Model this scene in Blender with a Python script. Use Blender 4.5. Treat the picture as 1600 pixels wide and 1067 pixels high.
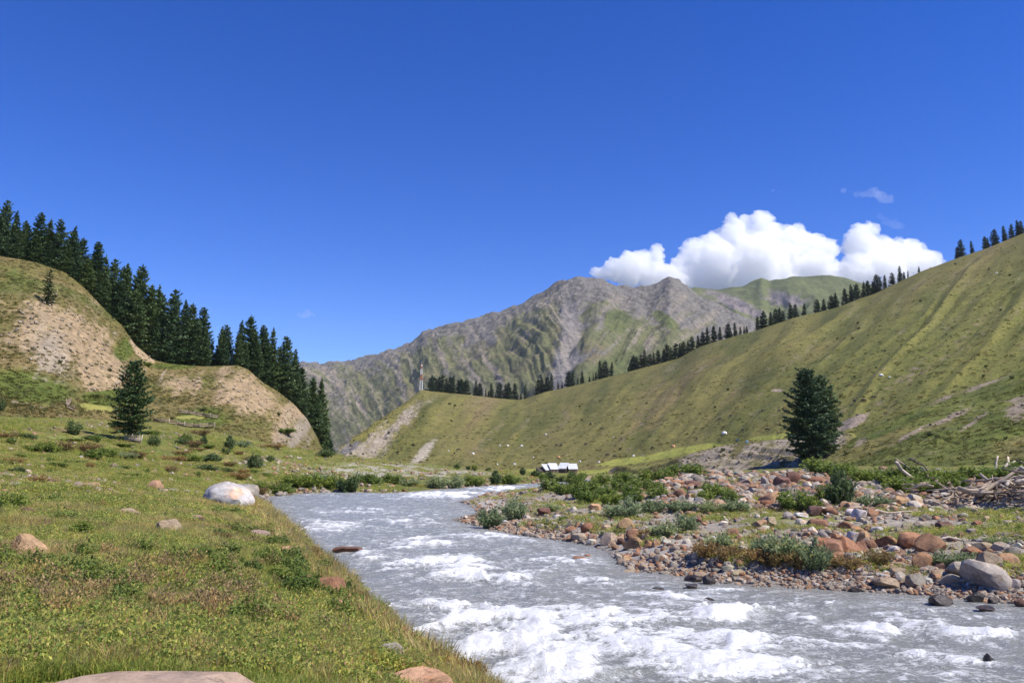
import bpy, math, random
import numpy as np
from mathutils import Vector
from mathutils.bvhtree import BVHTree

for o in list(bpy.data.objects):
    bpy.data.objects.remove(o)
scene = bpy.context.scene
COL = scene.collection
rng = np.random.default_rng(7)
random.seed(7)

# ------------------------------------------------------------------ camera
FPX, CAMZ, PITCH = 1290.0, 4.0, math.radians(8.23)
cam_d = bpy.data.cameras.new('camera')
cam_d.sensor_width = 36.0
cam_d.lens = 36.0 * FPX / 1600.0
cam_d.clip_start, cam_d.clip_end = 0.1, 60000.0
cam = bpy.data.objects.new('camera', cam_d)
COL.objects.link(cam)
cam.location = (0, 0, CAMZ)
cam.rotation_euler = (math.pi / 2 + PITCH, 0, 0)
scene.camera = cam

# ------------------------------------------------------------------ sky, sun, exposure
SUN_EL, SUN_AZ = math.radians(52), math.radians(112)     # azimuth clockwise from +Y (the view) towards +X
world = bpy.data.worlds.new('World')
scene.world = world
world.use_nodes = True
wn = world.node_tree
wn.nodes.clear()
sky = wn.nodes.new('ShaderNodeTexSky')
sky.sky_type = 'NISHITA'
sky.sun_disc = False
sky.sun_elevation = SUN_EL
sky.sun_rotation = SUN_AZ
sky.altitude = 2600
sky.air_density = 1.0
sky.dust_density = 0.25
sky.ozone_density = 3.2
hs = wn.nodes.new('ShaderNodeHueSaturation')
hs.inputs['Hue'].default_value = 0.522
hs.inputs['Saturation'].default_value = 1.38
bg = wn.nodes.new('ShaderNodeBackground')
bg.inputs['Strength'].default_value = 0.13
wo = wn.nodes.new('ShaderNodeOutputWorld')
wn.links.new(sky.outputs[0], hs.inputs['Color'])
wn.links.new(hs.outputs[0], bg.inputs['Color'])
wn.links.new(bg.outputs[0], wo.inputs['Surface'])

sun_d = bpy.data.lights.new('sun', 'SUN')
sun_d.energy = 4.6
sun_d.angle = math.radians(0.53)
sun_d.color = (1.0, 0.945, 0.85)
sun = bpy.data.objects.new('sun', sun_d)
COL.objects.link(sun)
SUN_DIR = Vector((math.sin(SUN_AZ) * math.cos(SUN_EL), math.cos(SUN_AZ) * math.cos(SUN_EL), math.sin(SUN_EL)))
sun.rotation_euler = (-SUN_DIR).to_track_quat('-Z', 'Y').to_euler()
sun.location = SUN_DIR * 300

scene.view_settings.view_transform = 'Standard'
scene.view_settings.look = 'None'
scene.view_settings.gamma = 1.0
scene.view_settings.use_curve_mapping = False
scene.view_settings.exposure = 0.55
cy = scene.cycles
cy.use_denoising = True
cy.max_bounces = 24
cy.diffuse_bounces = 3
cy.glossy_bounces = 3
cy.transmission_bounces = 3
cy.volume_bounces = 20
cy.transparent_max_bounces = 8
cy.use_adaptive_sampling = True
cy.adaptive_threshold = 0.015

# ------------------------------------------------------------------ pixel <-> world helpers (photo pixels, 1600 x 1067)
CP, SP = math.cos(PITCH), math.sin(PITCH)
def ray(px, py):
    cx, cyy = (px - 800.0) / FPX, -(py - 533.5) / FPX
    return np.array([cx, CP - cyy * SP, SP + cyy * CP])
def PY(px, py, Y):
    d = ray(px, py)
    t = Y / d[1]
    return np.array([d[0] * t, Y, CAMZ + d[2] * t])
def PZ(px, py, Z):
    d = ray(px, py)
    t = (Z - CAMZ) / d[2]
    return np.array([d[0] * t, d[1] * t, Z])
def project(v):
    x, y, z = v[..., 0], v[..., 1], v[..., 2] - CAMZ
    w = np.maximum(y * CP + z * SP, 1e-3)
    u = -y * SP + z * CP
    return 800 + FPX * x / w, 533.5 - FPX * u / w

# ------------------------------------------------------------------ noise
_perm = np.random.default_rng(3).permutation(256).astype(np.int64)
_perm = np.concatenate([_perm, _perm, _perm])
_g2 = np.stack([np.cos(np.arange(256) * 2.399963), np.sin(np.arange(256) * 2.399963)], 1)
def perlin(x, y):
    xi, yi = np.floor(x).astype(np.int64), np.floor(y).astype(np.int64)
    xf, yf = x - xi, y - yi
    u, v = xf * xf * xf * (xf * (xf * 6 - 15) + 10), yf * yf * yf * (yf * (yf * 6 - 15) + 10)
    def g(ix, iy, dx, dy):
        h = _perm[(_perm[ix & 255] + iy) & 255]
        return _g2[h, 0] * dx + _g2[h, 1] * dy
    a, b = g(xi, yi, xf, yf), g(xi + 1, yi, xf - 1, yf)
    c, d = g(xi, yi + 1, xf, yf - 1), g(xi + 1, yi + 1, xf - 1, yf - 1)
    return 1.41 * ((a + (b - a) * u) * (1 - v) + (c + (d - c) * u) * v)
def fbm(x, y, o=4, lac=2.03, gain=0.5):
    s, a, t = 0.0, 1.0, 0.0
    for i in range(o):
        s = s + a * perlin(x + 17.3 * i, y - 9.1 * i)
        t += a
        x, y, a = x * lac, y * lac, a * gain
    return s / t
def ridged(x, y, o=4, lac=2.05, gain=0.5):
    s, a, t = 0.0, 1.0, 0.0
    for i in range(o):
        s = s + a * (1 - np.abs(perlin(x + 31.7 * i, y + 5.3 * i)) * 1.7)
        t += a
        x, y, a = x * lac, y * lac, a * gain
    return s / t
def sstep(a, b, x):
    t = np.clip((x - a) / (b - a), 0, 1)
    return t * t * (3 - 2 * t)
def blob(px, py, cx, cy_, rx, ry, rot=0.0):
    c, s = math.cos(rot), math.sin(rot)
    dx, dy = px - cx, py - cy_
    return np.exp(-(((dx * c + dy * s) / rx) ** 2 + ((-dx * s + dy * c) / ry) ** 2))
def lerp3(a, b, t):
    return a + (np.asarray(b) - a) * t[..., None]

# ------------------------------------------------------------------ mesh helpers
def new_mesh(name, V, F, smooth=True):
    me = bpy.data.meshes.new(name)
    V = np.asarray(V, dtype=np.float32)
    me.vertices.add(len(V))
    me.vertices.foreach_set('co', V.ravel())
    if isinstance(F, np.ndarray):
        k = F.shape[1]
        n = len(F)
        me.loops.add(n * k)
        me.loops.foreach_set('vertex_index', F.astype(np.int32).ravel())
        me.polygons.add(n)
        me.polygons.foreach_set('loop_start', np.arange(0, n * k, k, dtype=np.int32))
        me.polygons.foreach_set('loop_total', np.full(n, k, dtype=np.int32))
    else:
        tot = np.array([len(f) for f in F], dtype=np.int32)
        me.loops.add(int(tot.sum()))
        me.loops.foreach_set('vertex_index', np.array([i for f in F for i in f], dtype=np.int32))
        me.polygons.add(len(F))
        me.polygons.foreach_set('loop_start', np.concatenate([[0], np.cumsum(tot)[:-1]]).astype(np.int32))
        me.polygons.foreach_set('loop_total', tot)
    me.polygons.foreach_set('use_smooth', np.full(len(me.polygons), smooth))
    me.update(calc_edges=True)
    me.validate()
    return me
def set_col(me, C, name='Col'):
    a = me.attributes.new(name, 'FLOAT_COLOR', 'POINT')
    C = np.asarray(C, dtype=np.float32)
    if C.shape[1] == 3:
        C = np.concatenate([C, np.ones((len(C), 1), np.float32)], 1)
    a.data.foreach_set('color', C.ravel())
def set_float(me, name, A):
    a = me.attributes.new(name, 'FLOAT', 'POINT')
    a.data.foreach_set('value', np.asarray(A, dtype=np.float32))
def grid_faces(nu, nv):
    i = np.arange(nu * nv).reshape(nv, nu)
    return np.stack([i[:-1, :-1].ravel(), i[:-1, 1:].ravel(), i[1:, 1:].ravel(), i[1:, :-1].ravel()], 1)
def obj(name, me, mat=None, parent=None):
    if mat is not None and len(me.materials) == 0:
        me.materials.append(mat)
    o = bpy.data.objects.new(name, me)
    COL.objects.link(o)
    if parent is not None:
        o.parent = parent
    return o
def empty(name, loc, rz=0.0, s=1.0):
    o = bpy.data.objects.new(name, None)
    COL.objects.link(o)
    o.empty_display_size = 0.2
    o.location = loc
    o.rotation_euler = (0, 0, rz)
    o.scale = (s, s, s)
    return o
def tag(o, label, cat, group=None):
    o['label'] = label
    o['category'] = cat
    if group:
        o['group'] = group
    return o
class MB:
    """collects boxes, tubes and quads into one mesh"""
    def __init__(s):
        s.V, s.F, s.C = [], [], []
        s.n = 0
    def add(s, V, F, c=None):
        V = np.asarray(V, float)
        s.V.append(V)
        s.F += [tuple(i + s.n for i in f) for f in F]
        s.n += len(V)
        if c is not None:
            s.C.append(np.tile(np.asarray(c, float), (len(V), 1)))
    def box(s, c, d, rz=0.0, col=None):
        hx, hy, hz = d[0] / 2, d[1] / 2, d[2] / 2
        V = np.array([[x, y, z] for z in (-hz, hz) for y in (-hy, hy) for x in (-hx, hx)])
        ca, sa = math.cos(rz), math.sin(rz)
        V = np.stack([V[:, 0] * ca - V[:, 1] * sa, V[:, 0] * sa + V[:, 1] * ca, V[:, 2]], 1) + np.asarray(c)
        s.add(V, [(0, 2, 3, 1), (4, 5, 7, 6), (0, 1, 5, 4), (2, 6, 7, 3), (0, 4, 6, 2), (1, 3, 7, 5)], col)
    def tube(s, pts, rad, n=6, col=None, wob=0.0):
        pts = np.asarray(pts, float)
        rad = np.broadcast_to(np.asarray(rad, float), (len(pts),))
        V = []
        for i, p in enumerate(pts):
            t = pts[min(i + 1, len(pts) - 1)] - pts[max(i - 1, 0)]
            t = t / (np.linalg.norm(t) + 1e-9)
            a = np.cross(t, [0.13, 0.21, 1.0] if abs(t[2]) < 0.9 else [1.0, 0.1, 0])
            a /= np.linalg.norm(a)
            b = np.cross(t, a)
            for k in range(n):
                th = 2 * math.pi * k / n
                r = rad[i] * (1 + wob * math.sin(3.1 * k + 1.7 * i))
                V.append(p + r * (math.cos(th) * a + math.sin(th) * b))
        F = [(i * n + k, i * n + (k + 1) % n, (i + 1) * n + (k + 1) % n, (i + 1) * n + k) for i in range(len(pts) - 1) for k in range(n)]
        F += [tuple(range(n - 1, -1, -1)), tuple((len(pts) - 1) * n + k for k in range(n))]
        s.add(V, F, col)
    def mesh(s, name, smooth=False):
        me = new_mesh(name, np.concatenate(s.V), s.F, smooth)
        if s.C:
            set_col(me, np.concatenate(s.C))
        return me

# ------------------------------------------------------------------ materials
def mat_new(name):
    m = bpy.data.materials.new(name)
    m.use_nodes = True
    nt = m.node_tree
    nt.nodes.clear()
    out = nt.nodes.new('ShaderNodeOutputMaterial')
    bs = nt.nodes.new('ShaderNodeBsdfPrincipled')
    nt.links.new(bs.outputs[0], out.inputs['Surface'])
    return m, nt, bs, out
def N(nt, kind, **kw):
    n = nt.nodes.new(kind)
    for k, v in kw.items():
        if k in n.inputs:
            n.inputs[k].default_value = v
        else:
            setattr(n, k, v)
    return n
def ramp(nt, fac, stops):
    r = nt.nodes.new('ShaderNodeValToRGB')
    e = r.color_ramp.elements
    while len(e) < len(stops):
        e.new(0.5)
    for el, (p, c) in zip(e, stops):
        el.position = p
        el.color = c if len(c) == 4 else (*c, 1)
    nt.links.new(fac, r.inputs[0])
    return r.outputs[0]
def mul(nt, a, b, f=1.0):
    m = nt.nodes.new('ShaderNodeMix')
    m.data_type = 'RGBA'
    m.blend_type = 'MULTIPLY'
    m.inputs[0].default_value = f
    nt.links.new(a, m.inputs[6])
    nt.links.new(b, m.inputs[7])
    return m.outputs[2]
def grey(v):
    return (v, v, v, 1)
def terrain_mat(name, s1, s2, s3, lo, hi, bump, bdist, edge=1.7, stretch=(1, 1, 1), spec=0.12):
    """turf albedo broken by bare ground (attribute Bare, alpha = how bare), both with grain and relief"""
    m, nt, bs, out = mat_new(name)
    at = N(nt, 'ShaderNodeAttribute', attribute_name='Col')
    ab = N(nt, 'ShaderNodeAttribute', attribute_name='Bare')
    tc = nt.nodes.new('ShaderNodeTexCoord')
    mp = N(nt, 'ShaderNodeMapping')
    mp.inputs['Scale'].default_value = stretch
    nt.links.new(tc.outputs['Object'], mp.inputs[0])
    def noise(sc, det, ro):
        n = N(nt, 'ShaderNodeTexNoise', Scale=sc, Detail=det, Roughness=ro)
        nt.links.new(mp.outputs[0], n.inputs['Vector'])
        return n.outputs['Fac']
    n1, n2, n3 = noise(s1, 6.0, .65), noise(s2, 6.0, .75), noise(s3, 8.0, .72)
    # tufts stand dark on the turf, stones stand pale on the bare ground
    c = mul(nt, at.outputs['Color'], ramp(nt, n1, [(0.3, (lo, lo * 1.04, lo, 1)), (0.7, (hi, hi * .97, hi * .9, 1))]))
    c = mul(nt, c, ramp(nt, n2, [(0.34, (lo * .8, lo * .86, lo * .8, 1)), (0.5, (1, 1, 1, 1)), (0.66, (hi * 1.1, hi * 1.04, hi * .92, 1))]))
    b = mul(nt, ab.outputs['Color'], ramp(nt, n2, [(0.34, grey(.62)), (0.5, grey(1)), (0.64, grey(1.42))]))
    b = mul(nt, b, ramp(nt, n1, [(0.3, grey(.85)), (0.7, grey(1.15))]))
    sc = N(nt, 'ShaderNodeMath', operation='MULTIPLY_ADD')
    sc.inputs[1].default_value = edge
    sc.inputs[2].default_value = -edge / 2
    nt.links.new(n3, sc.inputs[0])
    ad = N(nt, 'ShaderNodeMath', operation='ADD')
    nt.links.new(ab.outputs['Alpha'], ad.inputs[0])
    nt.links.new(sc.outputs[0], ad.inputs[1])
    f = ramp(nt, ad.outputs[0], [(0.33, grey(0)), (0.67, grey(1))])
    mx = nt.nodes.new('ShaderNodeMix')
    mx.data_type = 'RGBA'
    nt.links.new(f, mx.inputs[0])
    nt.links.new(c, mx.inputs[6])
    nt.links.new(b, mx.inputs[7])
    nt.links.new(mx.outputs[2], bs.inputs['Base Color'])
    bs.inputs['Roughness'].default_value = 0.95
    bs.inputs['Specular IOR Level'].default_value = spec
    bp = N(nt, 'ShaderNodeBump', Strength=bump, Distance=bdist)
    nt.links.new(n2, bp.inputs['Height'])
    nt.links.new(bp.outputs[0], bs.inputs['Normal'])
    return m
def leaf_mat(name, hue_var=0.25, trans=0.25, rough=0.6):
    """foliage: vertex albedo, varied per object, partly translucent"""
    m, nt, bs, out = mat_new(name)
    at = N(nt, 'ShaderNodeAttribute', attribute_name='Col')
    oi = nt.nodes.new('ShaderNodeObjectInfo')
    c = mul(nt, at.outputs['Color'], ramp(nt, oi.outputs['Random'], [(0, (1 - hue_var, 1 - hue_var * .8, 1 - hue_var, 1)), (0.5, (1, 1, 1, 1)), (1, (1 + hue_var, 1 + hue_var * .6, 1 - hue_var * .3, 1))]))
    nt.links.new(c, bs.inputs['Base Color'])
    bs.inputs['Roughness'].default_value = rough
    bs.inputs['Specular IOR Level'].default_value = 0.25
    tr = nt.nodes.new('ShaderNodeBsdfTranslucent')
    nt.links.new(c, tr.inputs['Color'])
    mx = N(nt, 'ShaderNodeMixShader')
    mx.inputs[0].default_value = trans
    nt.links.new(bs.outputs[0], mx.inputs[1])
    nt.links.new(tr.outputs[0], mx.inputs[2])
    nt.links.new(mx.outputs[0], out.inputs['Surface'])
    return m
def rock_mat(name, rough=0.85, from_col=True):
    """stone: object colour with mottling, veins and lichen flecks"""
    m, nt, bs, out = mat_new(name)
    oi = nt.nodes.new('ShaderNodeObjectInfo')
    tc = nt.nodes.new('ShaderNodeTexCoord')
    ad = N(nt, 'ShaderNodeVectorMath', operation='ADD')
    nt.links.new(tc.outputs['Object'], ad.inputs[0])
    cm = N(nt, 'ShaderNodeCombineXYZ')
    mm = N(nt, 'ShaderNodeMath', operation='MULTIPLY')
    mm.inputs[1].default_value = 40.0
    nt.links.new(oi.outputs['Random'], mm.inputs[0])
    nt.links.new(mm.outputs[0], cm.inputs[0])
    nt.links.new(cm.outputs[0], ad.inputs[1])
    n1 = N(nt, 'ShaderNodeTexNoise', Scale=1.6, Detail=6.0, Roughness=0.65)
    n2 = N(nt, 'ShaderNodeTexNoise', Scale=9.0, Detail=5.0, Roughness=0.7)
    nt.links.new(ad.outputs[0], n1.inputs['Vector'])
    nt.links.new(ad.outputs[0], n2.inputs['Vector'])
    if from_col:
        base = oi.outputs['Color']
    else:
        base = ramp(nt, oi.outputs['Random'], [(0.0, (.31, .27, .215)), (0.2, (.22, .19, .155)), (0.34, (.42, .37, .29)), (0.42, (.29, .16, .095)), (0.72, (.38, .235, .135)), (0.82, (.53, .475, .385)), (1.0, (.17, .105, .08))])
    c = mul(nt, base, ramp(nt, n1.outputs['Fac'], [(0.3, (.62, .58, .56, 1)), (0.55, (1, 1, 1, 1)), (0.75, (1.25, 1.18, 1.08, 1))]))
    c = mul(nt, c, ramp(nt, n2.outputs['Fac'], [(0.3, grey(0.7)), (0.7, grey(1.25))]))
    n3 = N(nt, 'ShaderNodeTexNoise', Scale=0.9, Detail=7.0, Roughness=0.7, Distortion=1.5)
    nt.links.new(ad.outputs[0], n3.inputs['Vector'])
    c = mul(nt, c, ramp(nt, n3.outputs['Fac'], [(0.36, (.8, .82, .86, 1)), (0.46, (1, 1, 1, 1)), (0.56, (1, 1, 1, 1)), (0.64, (1.15, .82, .6, 1))]))
    vr = N(nt, 'ShaderNodeTexVoronoi', Scale=2.2)
    vr.feature = 'DISTANCE_TO_EDGE'
    nt.links.new(n1.outputs['Color'], vr.inputs['Vector'])
    c = mul(nt, c, ramp(nt, vr.outputs['Distance'], [(0.0, grey(.55)), (0.03, grey(1))]))
    nt.links.new(c, bs.inputs['Base Color'])
    bs.inputs['Roughness'].default_value = rough
    bs.inputs['Specular IOR Level'].default_value = 0.3
    bp = N(nt, 'ShaderNodeBump', Strength=0.5, Distance=0.06)
    nt.links.new(n2.outputs['Fac'], bp.inputs['Height'])
    nt.links.new(bp.outputs[0], bs.inputs['Normal'])
    return m
def plain_mat(name, col, rough=0.8, metal=0.0, var=0.25, scale=3.0, attr=False):
    m, nt, bs, out = mat_new(name)
    tc = nt.nodes.new('ShaderNodeTexCoord')
    n1 = N(nt, 'ShaderNodeTexNoise', Scale=scale, Detail=5.0, Roughness=0.65)
    nt.links.new(tc.outputs['Object'], n1.inputs['Vector'])
    if attr:
        base = N(nt, 'ShaderNodeAttribute', attribute_name='Col').outputs['Color']
    else:
        rg = N(nt, 'ShaderNodeRGB')
        rg.outputs[0].default_value = (*col, 1)
        base = rg.outputs[0]
    c = mul(nt, base, ramp(nt, n1.outputs['Fac'], [(0.3, grey(1 - var)), (0.7, grey(1 + var))]))
    nt.links.new(c, bs.inputs['Base Color'])
    bs.inputs['Roughness'].default_value = rough
    bs.inputs['Metallic'].default_value = metal
    bp = N(nt, 'ShaderNodeBump', Strength=0.3, Distance=0.02)
    nt.links.new(n1.outputs['Fac'], bp.inputs['Height'])
    nt.links.new(bp.outputs[0], bs.inputs['Normal'])
    return m
M_ground = terrain_mat('ground_soil', 0.55, 3.1, .8, 0.72, 1.25, 0.8, 0.12)
M_hill = terrain_mat('hillside_turf', 0.07, 0.55, .22, 0.78, 1.22, 0.8, 1.0)
M_mount = terrain_mat('mountain_rock', 0.012, 0.075, .035, 0.78, 1.22, 0.9, 8.0)
M_needle = leaf_mat('conifer_needles', 0.3, 0.2)
M_leaf = leaf_mat('shrub_leaves', 0.22, 0.42)
M_grass = leaf_mat('grass_blades', 0.28, 0.52)
M_rock = rock_mat('boulder_stone')
M_wet = rock_mat('wet_stone', 0.25)
M_pebble = rock_mat('pebble_stone', 0.85, False)
M_scree = plain_mat('scree_stone', (.31, .25, .18), .9, 0, .35, .8)
M_bark = plain_mat('bark', (0.10, 0.075, 0.055), 0.95, 0, 0.4, 5)
M_wood = plain_mat('weathered_wood', None, 0.85, 0, 0.4, 6, attr=True)

# ------------------------------------------------------------------ river outline (waterline at z = 0)
left_px = [(415, 788), (428, 815), (458, 850), (486, 875), (500, 905), (552, 950), (592, 1000), (645, 1045), (715, 1100), (800, 1180)]
far_px = [(425, 776), (470, 771), (540, 768.5), (600, 771), (650, 768.5), (700, 763.5), (760, 759.5), (840, 755), (900, 751)]
right_px = [(905, 754.5), (850, 760.5), (790, 767), (750, 775), (716, 784), (735, 792), (752, 801), (728, 808), (704, 812), (727, 817), (762, 826), (805, 835), (880, 845), (938, 858), (966, 878), (985, 893), (1060, 899), (1110, 911), (1200, 917), (1330, 924), (1440, 931), (1600, 946), (1850, 955), (2300, 960)]
RIV = [PZ(x, y, 0)[:2] for x, y in right_px]
RIV = [np.array([120., 420.]), np.array([52., 260.])] + RIV
RIV += [np.array([90., 0.]), np.array([60., -40.]), np.array([8., -40.]), np.array([4.5, -5.]), np.array([2.6, 6.0])]
RIV += [PZ(x, y, 0)[:2] for x, y in reversed(left_px)]
RIV += [PZ(x, y, 0)[:2] for x, y in far_px]
RIV += [np.array([42., 262.]), np.array([108., 424.])]
RIV = np.array(RIV)
def river_sd(x, y):
    """signed distance to the river outline, negative inside"""
    d2 = np.full(x.shape, 1e12)
    ins = np.zeros(x.shape, bool)
    for i in range(len(RIV)):
        a, b = RIV[i], RIV[(i + 1) % len(RIV)]
        e = b - a
        t = np.clip(((x - a[0]) * e[0] + (y - a[1]) * e[1]) / (e @ e + 1e-12), 0, 1)
        d2 = np.minimum(d2, (x - a[0] - t * e[0]) ** 2 + (y - a[1] - t * e[1]) ** 2)
        if a[1] != b[1]:
            c = ((a[1] > y) != (b[1] > y)) & (x < (b[0] - a[0]) * (y - a[1]) / (b[1] - a[1]) + a[0])
            ins ^= c
    d = np.sqrt(d2)
    rag = (y < 80) & (x < np.where(y < 25, 3.0, -.19 * y + 1))
    return np.where(ins, -d, d) + np.where(rag, .55 * fbm(x * .55, y * .45, 3) - .12, 0)

# ------------------------------------------------------------------ ground height: thin plate through surveyed points
ctl = [PZ(*p) for p in [
    (0, 1067, 2.5), (400, 1067, 2.3), (700, 1067, 1.7), (790, 1067, .95), (0, 950, 2.5), (300, 950, 2.3), (560, 960, 1.6), (640, 985, 1.1), (700, 1020, 1.05),
    (0, 860, 2.4), (300, 860, 2.2), (480, 870, 1.5), (-300, 950, 2.7), (-300, 860, 2.9), (-300, 790, 3.0), (0, 790, 2.4), (200, 790, 2.2), (390, 800, 1.1),
    (0, 752, 2.9), (150, 752, 2.6), (300, 752, 2.1), (390, 760, 1.3), (430, 770, .4), (620, 764, .35), (800, 754, .35), (500, 745, 1.5), (650, 745, 1.2), (800, 747, .7),
    (960, 745, .5), (1000, 852, .5), (1150, 852, .7), (1400, 870, .75), (1600, 880, .8), (1600, 820, 1.3), (1400, 800, 1.3), (1200, 800, 1.15), (1000, 800, .95), (850, 800, .55),
    (1000, 762, 1.55), (1200, 752, 1.9), (1400, 752, 2.1), (1600, 762, 2.1), (850, 778, .6), (1900, 880, 1.2), (1900, 780, 2.2), (2200, 780, 3.0)]]
ctl += [PY(*p) for p in [
    (0, 718, 70), (150, 718, 92), (300, 720, 112), (450, 727, 135), (0, 690, 95), (215, 690, 130), (350, 692, 150), (500, 710, 190), (0, 655, 132), (150, 657, 160), (280, 664, 180), (420, 694, 198),
    (-300, 660, 110), (-300, 700, 75), (560, 716, 260), (660, 727, 320), (760, 737, 360), (870, 742, 420), (1600, 731, 100), (1400, 731, 125), (1250, 732, 160), (1120, 737, 200), (1000, 741, 230), (1900, 730, 95), (2300, 725, 85),
    (700, 737, 800), (1200, 745, 800), (300, 740, 800), (1800, 745, 600), (-300, 720, 500), (800, 730, 3000), (0, 735, 3000), (1600, 735, 3000), (-600, 700, 300), (2300, 740, 300)]]
ctl += [np.array(p) for p in [(0, 0.6, 2.35), (-3, 0.6, 2.5), (-6, 2.5, 2.6), (-2.5, 3.0, 2.4), (1.5, 3.5, 1.6), (.6, .35, 2.2), (1.5, .8, 1.9), (2.6, 1.4, 1.3), (5, 2.5, .3), (9, 5, -.2), (20, 10, -.4), (3, 6, .2), (6, 12, -.2), (0, 2, 2.2), (-.5, .3, 2.4), (-1.2, .7, 2.45)]]
ctl = np.array(ctl)
def tps_uv(x, y):
    r = np.sqrt(x * x + y * y) + 0.5
    return np.stack([np.arctan2(x, np.maximum(y, 0.01)) * 2.2, np.log(r)], -1)
def tps_k(d2):
    return 0.5 * d2 * np.log(d2 + 1e-9)
_c = tps_uv(ctl[:, 0], ctl[:, 1])
_n = len(_c)
_A = np.zeros((_n + 3, _n + 3))
_A[:_n, :_n] = tps_k(((_c[:, None] - _c[None]) ** 2).sum(-1)) + np.eye(_n) * 0.004
_A[:_n, _n] = 1
_A[:_n, _n + 1:] = _c
_A[_n:, :_n] = _A[:_n, _n:].T
_w = np.linalg.solve(_A, np.concatenate([ctl[:, 2], np.zeros(3)]))
def gz(x, y):
    x, y = np.asarray(x, float), np.asarray(y, float)
    sh = x.shape
    x, y = x.ravel(), y.ravel()
    out = np.empty(len(x))
    for s in range(0, len(x), 60000):
        q = tps_uv(x[s:s + 60000], y[s:s + 60000])
        d2 = ((q[:, None] - _c[None]) ** 2).sum(-1)
        out[s:s + 60000] = tps_k(d2) @ _w[:_n] + _w[_n] + q @ _w[_n + 1:]
    r = np.sqrt(x * x + y * y)
    out = np.clip(out, -60, np.where(r < 25, 3.2, 1e9))
    out += fbm(x * .12, y * .12, 4) * np.clip((r - 6) * .02, 0, .55) + fbm(x * .7, y * .7, 3) * np.clip(r * .006, .05, .16)
    # stepped meadow terraces on the left flat
    tm = sstep(55, 80, r) * (1 - sstep(170, 200, r)) * (1 - sstep(-30, -12, x + 0.05 * y))
    st = out / 0.9
    out = out + tm * 0.5 * (np.floor(st) + sstep(.55, 1.0, st - np.floor(st)) - st) * 0.9
    out += .7 * np.exp(-((x - 21) / 13) ** 2 - ((y - 77) / 6) ** 2) + .35 * np.exp(-((x - 38) / 10) ** 2 - ((y - 72) / 6) ** 2)
    sd = river_sd(x, y)
    leftbank = (x < -2 + 0.0 * y) & (y < 70) | (y < 14) & (x < 6)
    w = np.where(leftbank, 1.25, np.clip(r * .07, 2.2, 7))
    k = sstep(0, 1, np.clip(sd / w, 0, 1))
    k = np.where(leftbank, np.sqrt(np.clip(sd / w, 0, 1)), k)
    land = 0.03 + (np.maximum(out, 0.12) - 0.03) * k
    near_far = sstep(150, 260, r)
    land = land * (1 - near_far) + out * near_far
    bed = -0.12 + np.maximum(sd, -4) * 0.22
    z = np.where(sd > 0, land, np.where(r < 200, bed, np.minimum(out, bed)))
    return z.reshape(sh)

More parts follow.
